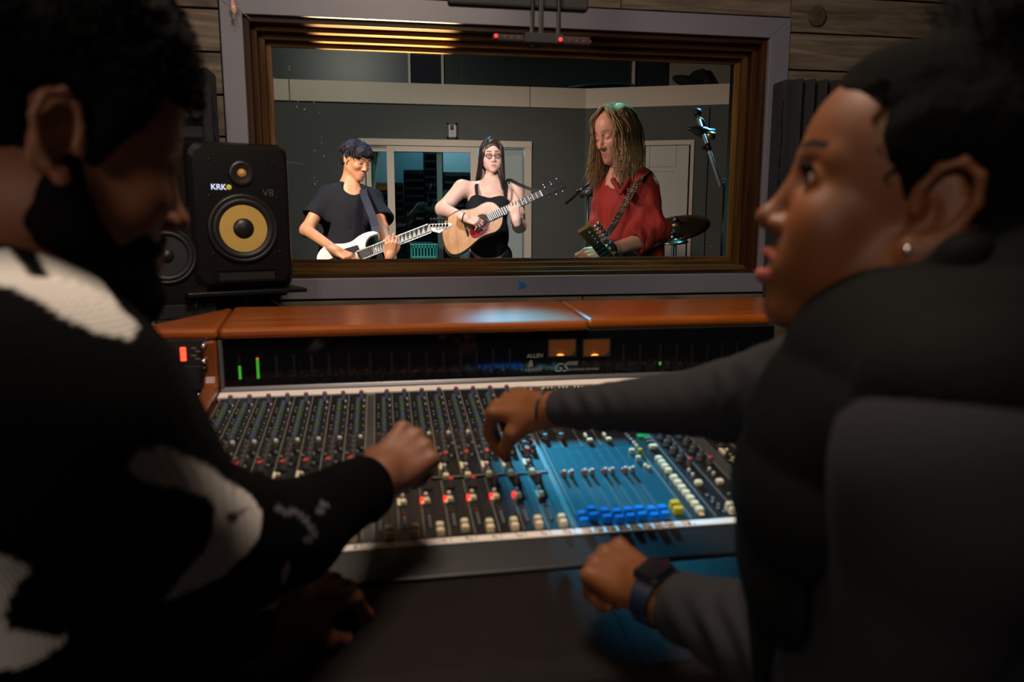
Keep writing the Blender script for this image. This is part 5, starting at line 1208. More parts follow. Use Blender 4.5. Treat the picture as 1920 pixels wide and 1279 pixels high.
def build_white_guitar():
    fr = plane_frame(690, 465, 4.27, .10, .05); o, r, u, n, to = fr
    G = empty('electric_guitar', tuple(V(o[0], o[1], 1.0)), 'white electric guitar with pointed headstock held by the man in black t-shirt', 'guitar')
    mw = mat('white_lacquer', (.80, .78, .76), .18, coat=.6)
    body = [(594, 489), (595, 478), (602, 467), (613, 460), (628, 457), (645, 456.5), (660, 452), (672, 443), (686, 436), (700, 433.5), (709, 437), (702, 440), (693, 444), (687, 452), (685, 460), (688, 466), (697, 467), (702, 476), (690, 484), (688, 492), (695, 502), (700, 508), (690, 514), (672, 514), (655, 519), (632, 522), (610, 516), (598, 503)]
    plate('guitar_body', body, fr, .042, mw, G, 0, .006, 4)
    a, e = on_plane(fr, 672, 481, .012), on_plane(fr, 806, 429, .012); ax_ = unit(e-a); up = unit(np.cross(n, ax_)); L = np.linalg.norm(e-a)
    def nb(name, t0, t1, w0, w1, z0, z1, m, par=G, off=0.):
        b = MB(); p0, p1 = a+ax_*t0, a+ax_*t1
        vs = [p+up*(s*w+off)+n*z for p, w in ((p0, w0), (p1, w1)) for s in (-1, 1) for z in (z0, z1)]
        b.add(vs, [(0, 1, 3, 2), (4, 6, 7, 5), (0, 4, 5, 1), (2, 3, 7, 6), (0, 2, 6, 4), (1, 5, 7, 3)]); return b.build(name, m, par)
    nb('neck', .02, L, .030, .022, -.018, .002, mat('maple_neck', (.62, .45, .28), .4)); fb = nb('fingerboard', .0, L-.004, .0305, .0225, .002, .007, mat('rosewood', (.018, .013, .012), .4))
    mi_ = mat('pearl_inlay', (.62, .64, .66), .3); mf = mat('fret_wire', (.7, .7, .68), .25, .9)
    sc = L*1.28; fr_ = [L-(sc-sc/2**(k/12)) for k in range(0, 25)]; fr_ = [t for t in fr_ if t > .005]
    for k, t in enumerate(fr_):
        w_ = .0225+(.0305-.0225)*(1-t/L); nb('fret', t-.0012, t+.0012, w_, w_, .007, .0085, mf, fb)
    for k in range(len(fr_)-1):
        t0, t1 = fr_[k+1], fr_[k]; w_ = .018
        if t1-t0 > .012:
            b = MB(); p0, p1 = a+ax_*(t0+.002), a+ax_*(t1-.003); b.add([p0-up*w_+n*.0074, p1-up*w_+n*.0074, p1+up*w_*.9+n*.0074, p0-up*w_+n*.0084, p1-up*w_+n*.0084, p1+up*w_*.9+n*.0084], [(0, 2, 1), (3, 4, 5), (0, 1, 4, 3), (1, 2, 5, 4), (2, 0, 3, 5)]); b.build('inlay', mi_, fb)
    for s in (-1, 1): nb('binding', 0, L-.002, .0022, .0022, .001, .0075, mw, fb, s*.0262)
    hs = plate('headstock', [(803, 431), (805, 421), (812, 420.5), (828, 420), (845, 419), (849, 423), (838, 429), (830, 434), (824, 438), (816, 436), (808, 434)], fr, .015, mw, G, .012, .002, 0)
    for k in range(6):
        q = on_plane(fr, 808.5+5.9*k, 424+(-.15*k), .012); b = MB(); b.lathe(q, n, [(.0075, 0), (.0075, .003), (.004, .005), (.004, .012), (0, .013)], 12); b.lathe(q+u*.028, u, [(.003, -.018), (.003, 0), (.0075, .002), (.0075, .016), (0, .018)], 8); b.build('tuning_peg', M_BLACKM, hs)
    q = on_plane(fr, 816.5, 433.2, .0125); c = bpy.data.curves.new('lettering', 'FONT'); c.body = 'Ibanez'; c.size = .026; c.extrude = .0004; c.shear = .2
    t = bpy.data.objects.new('lettering', c); COL.objects.link(t); c.materials.append(M_DARK); t.parent = G; rr_ = unit(ax_*.35+r*.65); uu = unit(np.cross(n, rr_)); t.matrix_parent_inverse = Matrix.Translation(-G.location)
    t.matrix_basis = Matrix(((rr_[0], uu[0], n[0], q[0]), (rr_[1], uu[1], n[1], q[1]), (rr_[2], uu[2], n[2], q[2]), (0, 0, 0, 1)))
    nb('pickup', -.055, -.015, .036, .036, -.012, -.001, M_BLACK); nb('pickup', -.115, -.08, .036, .036, -.012, -.001, M_BLACK); nb('bridge', -.165, -.135, .042, .042, -.012, .004, mat('dark_chrome', (.1, .1, .11), .25, .9))
    nb('control_plate', -.06, .02, .018, .012, -.0115, -.003, M_BLACK, G, .050)
    for k in range(6): 
        b = MB(); yy = (k-2.5)*.0068; b.tube([a+ax_*-.15+up*yy*1.3+n*.009, e+ax_*.01+up*yy+n*.011], .0006, 4); b.build('string', M_CHROME, G)
    # strap over the left shoulder
    mst = mat('navy_strap', (.01, .014, .035), .7)
    ribbon('strap', [on_plane(fr, 705, 437, -.01), D(703, 425, 4.30), D(698, 405, 4.37), D(690, 385, 4.43), D(683, 368, 4.49), D(681, 358, 4.55), D(684, 352, 4.64), D(680, 365, 4.76), D(650, 400, 4.83)], CAMD(1, .2, .1), .045, .003, mst, G)
    return G
build_white_guitar()

# ================================================================== woman with the acoustic guitar
def build_singer():
    d0 = 5.2
    P = empty('person', (0, 0, 0), 'woman in black tank top and glasses with long dark hair playing an acoustic guitar', 'person')
    hc = D(922, 294, d0); P.location = Vector((hc[0], hc[1], 0))
    M = frame(hc, CAMD(.16, -.22, -.95), (-.02, 0, 1), .96)
    sk = (.74, .48, .40)
    nb = D(922, 338, d0+.05); shR = D(866, 353, d0); shL = D(968, 356, d0+.05)
    elR = D(830, 392, d0-.05); wrR = D(872, 409, 4.83); elL = D(974, 424, 5.1); wrL = D(968, 413, 4.83)
    pel = V(D(915, 480, d0+.05)[0], hc[1]+.06, .93)
    B = Body(); head_prims(B, M, dict(nose=.85, lip=1.1, w=1.02, nk=.92, neck=tuple(M.inv(nb)), nw=.95))
    for s in (1, -1): B.ell((.05, .034*s, -.052), (.028, .024, .03), k=.03, M=M)
    B.cap(nb, D(919, 365, d0+.05), .045, .085, k=.05); B.cap(shR, shL, .050, .050, k=.05); B.ell(D(917, 375, d0+.05), (.150, .085, .12), k=.05); B.ell(D(915, 440, d0+.05), (.140, .10, .2), k=.06); B.ell(pel, (.165, .12, .12), k=.05)
    for s in (-1, 1): B.ell(D(917+20*s, 387, d0-.03), (.068, .06, .066), k=.035)
    limb(B, [shR, elR], [.057, .047]); limb(B, [elR, wrR], [.047, .027]); limb(B, [shL, elL], [.053, .043]); limb(B, [elL, wrL], [.043, .027])
    HR = frame(wrR, unit(CAMD(.88, -.25, -.05)), CAMD(.05, .55, -.83), .88)
    hand_prims(B, HR, [(35, 40, 20), (40, 45, 25), (45, 45, 25), (50, 45, 25)], [(.045, .042, -.02), (.068, .045, -.035), (.085, .035, -.042)], 1)
    HL = frame(wrL, unit(CAMD(-.18, .95, -.1)), CAMD(.1, .1, -.98), .86)
    hand_prims(B, HL, [(20, 65, 30), (20, 60, 30), (25, 60, 30), (25, 60, 30)], [(.045, .042, -.02), (.066, .055, -.03), (.085, .05, -.04)], -1, 1.3)
    pt = face_paint(M, sk, (.55, .20, .19), (.035, .018, .014))
    B.build('body', .004, M_SKIN, P, paint=pt)
    for s in (1, -1): pass
    # tank top
    T = Body(); g = .007
    T.ell(D(915, 385, d0+.05), (.150+g, .085+g, .13), k=.05); T.ell(D(915, 440, d0+.05), (.142+g, .10+g, .2), k=.06)
    for s in (-1, 1): T.ell(D(917+20*s, 387, d0-.03), (.068+g, .06+g, .066+g), k=.035)
    T.half(D(917, 362, d0), CAMD(0, 1, .25), .01); T.ell(D(919, 356, d0-.08), (.11, .14, .042), k=.015, mode='s')
    for px in (861, 973): T.ell(D(px, 366, d0), (.075, .16, .07), k=.01, mode='s')
    T.half(pel+V(0, 0, -.02), (0, 0, -1), .004)
    mt = mat('black_jersey', (.008, .009, .013), .8, spec=.25, bump=.2, bscale=150)
    T.build('tank_top', .005, mt, P, disp=lambda q: fnoise(q, 24, 2, 4)*.003, amp=.005)
    for a_, c_, e_ in (((895, 372), (893, 350), (898, 338)), ((948, 372), (950, 352), (948, 340))):
        ribbon('shoulder_strap', [D(a_[0], a_[1]+4, d0-.075), D((a_[0]+c_[0])/2, (a_[1]+c_[1])/2, d0-.078), D(c_[0], c_[1]-2, d0-.055), D(e_[0], e_[1]+2, d0+.01), D(e_[0], e_[1]+14, d0+.11)], CAMD(1, 0, 0), .022, .004, mt, P)
    L = Body(); fl, fr = V(pel[0]+.12, pel[1]+.02, 0), V(pel[0]-.12, pel[1], 0); L.ell(pel, (.175, .13, .13), k=.04); L.ell(pel+V(0, 0, .13), (.160, .124, .09), k=.03); legs(L, pel, fl, fr, .10, .065, .05); L.build('jeans', .010, mat('blue_jeans', (.025, .07, .11), .8, noise=.3, nscale=20, bump=.3, bscale=120), P, disp=lambda q: fnoise(q, 18, 2, 3)*.006, amp=.008)
    shoes(P, (fl, fr), V(0, -1, 0), M_BLACK)
    # glasses
    b = MB(); mg = mat('dark_tortoise_frame', (.035, .012, .012), .25)
    for s in (1, -1):
        pts = [M((.094-.006*abs(math.sin(a_))*0-(.010 if s*math.cos(a_) > .5 else 0), .032*s+.021*math.cos(a_), .004+.0155*math.sin(a_)+.003*abs(math.cos(a_)))) for a_ in np.linspace(0, 2*math.pi, 21)]
        b.tube(pts, .0019, 6); b.tube([M((.088, .052*s, .008)), M((.05, .074*s, .008)), M((.0, .078*s, .006)), M((-.02, .080*s, -.01))], .0022, 6)
    b.tube([M((.097, -.011, .007)), M((.101, 0, .009)), M((.097, .011, .007))], .0018, 6); b.build('glasses_frame', mg, P)
    b = MB()
    for s in (1, -1): b.lathe(M((.0935, .032*s, .004)), M.R@V(1, 0, 0), [(.019, 0), (.0195, .0004)], 20)
    b.build('lens', glass_mat('lens_glass', (.95, .95, .97), .7), P)
    # hair: scalp cap plus long straight locks
    mh = mat('long_dark_brown_hair', (.035, .018, .013), .38, spec=.6, noise=.3, nscale=60)
    H = Body(); H.ell((-.022, 0, .042), (.098, .083, .096), k=.02, M=M); H.ell((-.05, 0, -.03), (.055, .07, .10), k=.04, M=M); H.ell((.030, 0, .056), (.062, .069, .066), k=.02, M=M)
    for s in (1, -1): H.ell((.02, .070*s, .02), (.045, .016, .055), k=.02, M=M)
    H.ell((.105, 0, -.016), (.062, .056, .094), k=.012, mode='s', M=M)
    H.build('hair', .004, mh, P, disp=lambda q: fnoise(q*V(1, 1, .2), 160, 2, 1)*.0025, amp=.004)
    Gr = []
    for y, fx in ((-.066, .05), (-.074, .03), (-.080, .0), (-.075, -.04), (-.05, -.075)):
        Gr.append([M((.02, y*.1, .136)), M((fx+.01, y*.72, .105)), M((fx, y*1.08, .04)), M((fx-.01, y*1.15, -.05)), M((fx-.035, y*1.3, -.13)), M((-.07, y*1.4, -.20))])
    strands('hair_locks', Gr, 230, .0022, mh, P, 2, .006, 9, .004)
    Gl = []
    for y, fx in ((.058, .062), (.068, .045), (.074, .02), (.078, -.01), (.07, -.05)):
        Gl.append([M((.02, y*.1, .136)), M((fx+.012, y*.75, .10)), M((fx+.004, y*1.05, .04)), M((fx+.012, y*1.02, -.05)), M((fx+.03, y*1.0, -.14)), M((fx+.035, y*1.15, -.22)), M((fx+.028, y*1.3, -.30))])
    strands('hair_locks', Gl, 300, .0022, mh, P, 3, .007, 10, .006)
    # bracelet, watch
    b = MB(); q = wrR-HR.R[:, 0]*.012; u_, v_ = HR.R[:, 1], HR.R[:, 2]; b.tube([q+.031*(math.cos(a_)*u_+math.sin(a_)*v_) for a_ in np.linspace(0, 2*math.pi, 25)], .0032, 6); b.build('bracelet', M_BLACK, P)
    b = MB(); ud = unit(elL-wrL); q = wrL+ud*.028; u_ = unit(np.cross(ud, V(0, 0, 1))+V(.1, 0, 0)); v_ = np.cross(ud, u_); b.tube([q+.033*(math.cos(a_)*u_+math.sin(a_)*v_) for a_ in np.linspace(0, 2*math.pi, 25)], .006, 6); b.lathe(q-CF*.034, -CF, [(.014, 0), (.014, .006), (.011, .008), (0, .008)], 16); b.build('wristwatch', mat('grey_watch', (.12, .12, .12), .3, .6), P)
build_singer()

def build_acoustic():
    fr = plane_frame(900, 430, 4.90, .12, .10); o, r, u, n, to = fr
    G = empty('acoustic_guitar', tuple(V(o[0], o[1], 1.0)), 'tan acoustic guitar with crimson pickguard held by the woman in glasses', 'guitar')
    Z = lambda x, y: (800+x/4.919, 240+y/4.919)
    out = [Z(*q) for q in ((655, 720), (690, 770), (700, 840), (685, 905), (640, 955), (570, 980), (500, 1010), (440, 1060), (370, 1120), (300, 1160), (235, 1165), (185, 1120), (153, 1040), (143, 960), (152, 890), (190, 830), (250, 785), (320, 757), (390, 753), (450, 735), (505, 703), (560, 684), (615, 690))]
    mtop = wood('spruce_top', (.55, .27, .10), (.72, .38, .16), (14, 14, 1.5), .3, coat=.5, bump=.03); mside = wood('guitar_side', (.22, .12, .04), (.36, .21, .08), (3, 3, 3), .3, coat=.4, bump=.03)
    plate('soundboard', out, fr, .004, mtop, G, .004, .001, 4)
    # hollow sides and back
    pl = [to(*q) for q in smoothpoly(out, 4)]; c0 = np.mean(pl, 0); b = MB()
    pl2 = [tuple(c0+(np.array(q)-c0)*.995) for q in pl]; b.prism(pl2, o+n*.0005, r, u, -n, .098); b.build('sides_and_back', mside, G, bevel=.006)
    b = MB(); k = len(pl); b.tube([o+r*q[0]+u*q[1]+n*.0025 for q in pl]+[o+r*pl[0][0]+u*pl[0][1]+n*.0025], .0030, 6, caps=False); b.build('binding', mat('dark_binding', (.04, .02, .012), .3), G)
    sh_ = on_plane(fr, *Z(517, 862), .0042); b = MB(); b.lathe(sh_, n, [(.048, 0), (.048, .0006), (0, .0006)], 36, 0); b.build('sound_hole', mat('hole_dark', (.05, .03, .015), .8), G)
    b = MB(); b.tube([sh_+.052*(math.cos(a_)*r+math.sin(a_)*u) for a_ in np.linspace(0, 2*math.pi, 37)], .0022, 6); b.tube([sh_+.058*(math.cos(a_)*r+math.sin(a_)*u) for a_ in np.linspace(0, 2*math.pi, 37)], .0012, 6); b.build('rosette', mat('pale_ring', (.6, .5, .4), .4), G)
    plate('pickguard', [Z(*q) for q in ((402, 945), (440, 915), (500, 915), (545, 895), (573, 872), (575, 905), (555, 950), (515, 990), (465, 1015), (425, 1015), (403, 985))], fr, .0015, mat('crimson_pickguard', (.22, .006, .02), .2, coat=.4), G, .006, 0, 3)
    a, e = on_plane(fr, *Z(556, 838), .012), on_plane(fr, *Z(1050, 612), .012); ax_ = unit(e-a); up = unit(np.cross(n, ax_)); L = np.linalg.norm(e-a)
    def nb(name, t0, t1, w0, w1, z0, z1, m, par=G, off=0.):
        b = MB(); p0, p1 = a+ax_*t0, a+ax_*t1
        vs = [p+up*(s*w+off)+n*z for p, w in ((p0, w0), (p1, w1)) for s in (-1, 1) for z in (z0, z1)]
        b.add(vs, [(0, 1, 3, 2), (4, 6, 7, 5), (0, 4, 5, 1), (2, 3, 7, 6), (0, 2, 6, 4), (1, 5, 7, 3)]); return b.build(name, m, par)
    nb('neck', .12, L, .024, .020, -.022, 0, mside); fb = nb('fingerboard', 0, L, .0255, .0205, -.002, .005, mat('rosewood_board', (.03, .02, .018), .4))
    mf = mat('fret_wire_nickel', (.6, .6, .58), .25, .9); sc = L*1.42
    for k in range(1, 21):
        t = L-(sc-sc/2**(k/12))
        if t < .004: break
        w_ = .0205+.005*(1-t/L); nb('fret', t-.0011, t+.0011, w_, w_, .005, .0064, mf, fb)
        if k in (3, 5, 7, 9): nb('inlay', t+.010, t+.016, .003, .003, .005, .0058, mat('pearl_dot', (.7, .7, .7), .3), fb)
    nb('nut', L-.003, L+.004, .021, .021, .0, .009, mat('bone_nut', (.75, .73, .68), .4))
    hs = nb('headstock', L+.004, L+.175, .022, .032, -.012, .004, mat('black_headstock', (.015, .012, .012), .2, coat=.5))
    for k in range(3):
        for s in (-1, 1):
            q = a+ax_*(L+.045+.050*k)+up*s*.018+n*.004; b = MB(); b.lathe(q, n, [(.006, 0), (.006, .002), (.003, .004), (.003, .014), (0, .015)], 10); b.tube([q-n*.01, q-n*.01+up*s*.022], .0022, 6); b.lathe(q-n*.01+up*s*.022, up*s, [(.004, 0), (.008, .003), (.008, .012), (.003, .015), (0, .016)], 10); b.build('tuning_peg', M_CHROME, hs)
    br0, br1 = on_plane(fr, *Z(347, 893), .0045), on_plane(fr, *Z(383, 1000), .0045); b = MB(); b.tube([br0, (br0+br1)/2, br1], [.010, .014, .010], 4, flat=.5); b.build('bridge', mat('ebony', (.012, .010, .010), .4), G)
    for k in range(6):
        t_ = (k+.8)/6.6; b = MB(); b.tube([br0*(1-t_)+br1*t_+n*.008, e+up*(2.5-k)*.0055+n*.001], .0006, 4); b.build('string', M_CHROME, G)
        b = MB(); b.lathe(br0*(1-t_)+br1*t_+n*.006-ax_*.008, n, [(.003, 0), (.003, .004), (0, .005)], 8); b.build('bridge_pin', mat('bone_pin', (.7, .68, .6), .4), G)
    ribbon('strap', [e+n*-.008+ax_*.01, D(985, 351, 4.95), D(968, 343, 5.08), D(958, 338, 5.16), D(950, 338, 5.24), D(945, 345, 5.33)], CAMD(.3, 1, 0), .022, .003, mat('black_strap', (.012, .012, .012), .6), G)
build_acoustic()

# ================================================================== long-haired guitarist in the red shirt
def build_red():
    d0 = 3.4
    P = empty('person', (0, 0, 0), 'long-haired blond man in loose red shirt looking down at his bass guitar', 'person')
    hc = D(1156, 255, d0); P.location = Vector((hc[0], hc[1], 0))
    M = frame(hc, CAMD(-.80, -.36, -.46), (-.10, .0, 1), 1.02)
    sk = (.72, .38, .27)
    nb = D(1172, 322, d0+.04); shN = D(1212, 352, d0-.02); shF = D(1140, 348, d0+.16)
    elN = D(1222, 445, d0-.08); wrN = D(1138, 472, 3.16); elF = D(1130, 430, d0+.14); wrF = D(1165, 500, 3.3)
    pel = V(D(1185, 480, d0+.08)[0], hc[1]+.08, .95)
    B = Body(); head_prims(B, M, dict(nose=1.12, lip=.8, w=.95, nk=.92, neck=tuple(M.inv(nb))))
    B.cap(nb, D(1178, 345, d0+.06), .05, .09, k=.05); B.cap(shN, shF, .05, .05, k=.05); B.ell(D(1178, 375, d0+.08), (.13, .13, .16), k=.05); B.cap(D(1180, 420, d0+.08), pel, .115, .12, k=.05)
    limb(B, [shN, elN], [.048, .038]); limb(B, [elN, wrN], [.038, .027]); limb(B, [shF, elF], [.048, .038]); limb(B, [elF, wrF], [.038, .027])
    HN = frame(wrN, unit(CAMD(-.93, -.22, -.2)), CAMD(.1, .55, -.82), .98)
    hand_prims(B, HN, [(35, 50, 30), (40, 55, 30), (45, 55, 30), (45, 55, 30)], [(.045, .042, -.02), (.066, .055, -.03), (.085, .05, -.04)], -1, 1.1)
    HF = frame(wrF, unit(CAMD(.2, -.5, -.5)), CAMD(-.5, .5, -.5), .98)
    hand_prims(B, HF, [(35, 50, 30)]*4, [(.045, .042, -.02), (.066, .055, -.03), (.085, .05, -.04)], 1)
    def stub(q, c, mix): mix(np.where((q[:, 2] < -.045) & (q[:, 0] > .02) & (q[:, 2] > -.13), .35, 0), (.42, .20, .13))
    B.build('body', .0035, M_SKIN, P, paint=face_paint(M, sk, (.50, .17, .14), (.25, .14, .08), stub))
    # loose shirt
    T = Body()
    T.cap(D(1205, 352, d0-.02), D(1142, 350, d0+.15), .068, .062, k=.05); T.ell(D(1178, 378, d0+.07), (.125, .15, .17), k=.05); T.cap(D(1180, 400, d0+.07), D(1180, 480, d0+.08), .140, .150, k=.05); T.cap(D(1180, 480, d0+.08), pel+V(0, 0, -.05), .150, .155, k=.04)
    T.cap(D(1212, 356, d0-.03), D(1222, 430, d0-.07), .060, .074, k=.03); T.cap(D(1222, 432, d0-.07), D(1190, 456, 3.26), .072, .060, k=.03); T.cap(D(1140, 356, d0+.15), D(1132, 425, d0+.13), .056, .064, k=.03); T.cap(D(1132, 425, d0+.13), D(1150, 468, d0), .062, .055, k=.03)
    cd = unit(wrN-D(1205, 458, 3.30)); cu_ = D(1188, 459, 3.25); T.cyl(cu_+cd*.0, cu_+cd*.12, .12, .005); T.cyl(cu_-cd*.03, cu_+cd*.1, .042, .005)
    T.ell(D(1163, 330, d0-.06), (.050, .06, .055), k=.012, mode='s')
    T.cap(D(1152, 340, d0-.12), D(1160, 372, d0-.16), .012, .003, k=.012, mode='s')
    T.half(pel-V(0, 0, .16), (0, 0, -1), .004)
    def fold(q): return fnoise(q*V(1, 1, .18), 42, 3, 5)*.022+fnoise(q*V(1, 1, .5), 90, 2, 2)*.003
    T.build('shirt', .005, mat('crimson_cotton', (.34, .022, .015), .75, noise=.35, nscale=14, bump=.35, bscale=220), P, disp=fold, amp=.020)
    C = Body(); C.cap(D(1150, 338, d0-.06), D(1163, 362, d0-.12), .014, .008, k=.01); C.cap(D(1180, 335, d0-.07), D(1165, 362, d0-.13), .014, .008, k=.01); C.build('collar', .004, mat('crimson_collar', (.26, .02, .016), .75, bump=.3), P)
    L = Body(); fl, fr = V(pel[0]+.10, pel[1]+.05, 0), V(pel[0]-.14, pel[1]-.04, 0); L.ell(pel-V(0, 0, .03), (.14, .12, .13), k=.04); legs(L, pel-V(0, 0, .02), fl, fr); L.build('trousers', .010, mat('black_trousers', (.015, .015, .017), .8, bump=.3, bscale=120), P)
    shoes(P, (fl, fr), V(-1, -.5, 0), M_BLACK)
    mh = mat('dark_blond_hair', (.36, .215, .11), .42, spec=.5, noise=.45, nscale=45)
    H = Body(); H.ell((-.022, 0, .048), (.098, .083, .090), k=.02, M=M); H.ell((-.06, 0, -.03), (.055, .07, .10), k=.04, M=M)
    H.ell((.090, 0, -.01), (.055, .050, .088), k=.012, mode='s', M=M)
    H.build('hair', .004, mh, P, disp=lambda q: fnoise(q*V(1, 1, .25), 150, 2, 1)*.003, amp=.004)
    down = M.R.T@V(0, 0, -1.)/1.02
    def guide(root, mid, drop, out):
        r0 = V(*root); m0 = V(*mid); e_ = m0+down*drop
        return [M(r0), M((r0+m0)/2+V(out*.6, 0, .0)+unit(m0)*.018), M(m0), M(m0+down*drop*.35+V(0, np.sign(m0[1])*.004, 0)), M(m0+down*drop*.7+unit(V(0, m0[1], 0)+1e-9)*.010), M(e_+unit(V(0, m0[1], 0)+1e-9)*.022)]
    near = [guide((.03, .004, .137), (.050, .064, .040), .25, .01), guide((.02, .006, .139), (.030, .078, .035), .27, .0), guide((.0, .008, .139), (.000, .086, .03), .28, 0), guide((-.03, .008, .135), (-.04, .084, .03), .28, 0), guide((-.06, .008, .12), (-.085, .060, .02), .27, 0), guide((-.08, 0, .10), (-.112, .02, .01), .25, 0)]
    strands('hair_locks', near, 620, .0024, mh, P, 5, .009, 11, .017)
    far = [guide((.04, -.004, .136), (.062, -.060, .045), .23, .012), guide((.02, -.006, .139), (.040, -.076, .035), .25, .0), guide((.0, -.008, .139), (.01, -.088, .03), .26, 0), guide((-.03, -.008, .135), (-.04, -.086, .03), .26, 0), guide((-.07, -.008, .11), (-.10, -.05, .02), .25, 0)]
    strands('hair_locks', far, 480, .0024, mh, P, 6, .011, 11, .018)
    b = MB(); ud = unit(elN-wrN); q = wrN+ud*.02; u_ = unit(np.cross(ud, V(0, 0, 1))); v_ = np.cross(ud, u_); b.tube([q+.034*(math.cos(a_)*u_+math.sin(a_)*v_) for a_ in np.linspace(0, 2*math.pi, 25)], .009, 6); b.lathe(q-CF*.032+V(0, 0, .01), -CF+V(0, 0, .3), [(.019, 0), (.019, .008), (.015, .010), (0, .010)], 16); b.build('wristwatch', mat('black_watch', (.02, .03, .05), .2), P)
build_red()
def build_bass():
    o = D(1160, 470, 3.2)
    G = empty('bass_guitar', (o[0], o[1], 1.0), 'dark bass guitar with brown neck seen end-on at the red-shirted man', 'guitar')
    md = mat('dark_bass_lacquer', (.015, .016, .022), .2, coat=.6)
    fr = plane_frame(1175, 475, 3.22, -.75, .0)
    plate('guitar_body', [(1120, 452), (1135, 446), (1152, 452), (1165, 462), (1185, 468), (1200, 480), (1205, 500), (1195, 520), (1170, 530), (1145, 520), (1135, 500), (1138, 482), (1128, 470)], fr, .042, md, G, 0, .006, 4)
    a, e = D(1150, 496, 3.14), D(1117, 456, 2.98); ax_ = unit(e-a); n = unit(np.cross(ax_, CAMD(.9, .35, 0))); up = unit(np.cross(n, ax_)); n = -n if n@CF > 0 else n
    L = np.linalg.norm(e-a)
    def nb(name, t0, t1, w0, w1, z0, z1, m, par=G):
        b = MB(); p0, p1 = a+ax_*t0, a+ax_*t1
        vs = [p+up*(s*w)+n*z for p, w in ((p0, w0), (p1, w1)) for s in (-1, 1) for z in (z0, z1)]
        b.add(vs, [(0, 1, 3, 2), (4, 6, 7, 5), (0, 4, 5, 1), (2, 3, 7, 6), (0, 2, 6, 4), (1, 5, 7, 3)]); return b.build(name, m, par, bevel=.002)
    nb('neck', -.1, L, .026, .021, -.02, .0, mat('brown_neck', (.30, .15, .05), .35, coat=.3)); fb = nb('fingerboard', -.1, L-.01, .0265, .0215, .0, .006, mat('dark_fingerboard', (.03, .02, .015), .4))
    for k in range(14): nb('fret', L-.02-k*.030, L-.018-k*.030, .022, .022, .006, .0075, M_CHROME, fb)
    hs = nb('headstock', L, L+.115, .024, .028, -.016, .0, mat('tan_headstock', (.32, .18, .07), .3, coat=.3))
    for k in range(4):
        q = a+ax_*(L+.015+.027*k)+up*.025; b = MB(); b.tube([q, q+up*.022], .004, 8); b.lathe(q+up*.022, up, [(.006, 0), (.011, .004), (.011, .010), (.006, .014), (0, .015)], 12); b.lathe(a+ax_*(L+.015+.027*k)+up*.010, n, [(.008, 0), (.008, .012), (.005, .02), (0, .021)], 12); b.build('tuning_peg', M_CHROME, hs)
    # patterned strap from the shoulder to the body, with a leather end
    mp, t, bs = nt('patterned_strap'); tc = t.nodes.new('ShaderNodeTexCoord'); vo = t.nodes.new('ShaderNodeTexVoronoi'); vo.inputs['Scale'].default_value = 62; cr_ = t.nodes.new('ShaderNodeValToRGB')
    cr_.color_ramp.interpolation = 'CONSTANT'; cr_.color_ramp.elements[0].position = 0; cr_.color_ramp.elements[0].color = (.03, .018, .014, 1); e2 = cr_.color_ramp.elements.new(.30); e2.color = (.40, .30, .20, 1); cr_.color_ramp.elements[1].position = .42; e3 = cr_.color_ramp.elements[-1]; e3.position = .52; e3.color = (.02, .014, .012, 1)
    t.links.new(tc.outputs['Object'], vo.inputs['Vector']); t.links.new(vo.outputs['Distance'], cr_.inputs[0]); t.links.new(cr_.outputs[0], bs.inputs['Base Color']); bs.inputs['Roughness'].default_value = .5
    ribbon('strap', [D(1216, 330, 3.41), D(1211, 326, 3.34), D(1202, 333, 3.27), D(1190, 350, 3.215), D(1175, 378, 3.19), D(1160, 405, 3.17), D(1150, 424, 3.155)], CAMD(.83, .5, -.1), .050, .003, mp, G)
    ribbon('strap_end', [D(1151, 421, 3.15), D(1143, 434, 3.14), D(1134, 446, 3.13), D(1129, 453, 3.13)], CAMD(.83, .5, -.1), .052, .004, mat('dark_leather_end', (.035, .028, .03), .35), G)
build_bass()
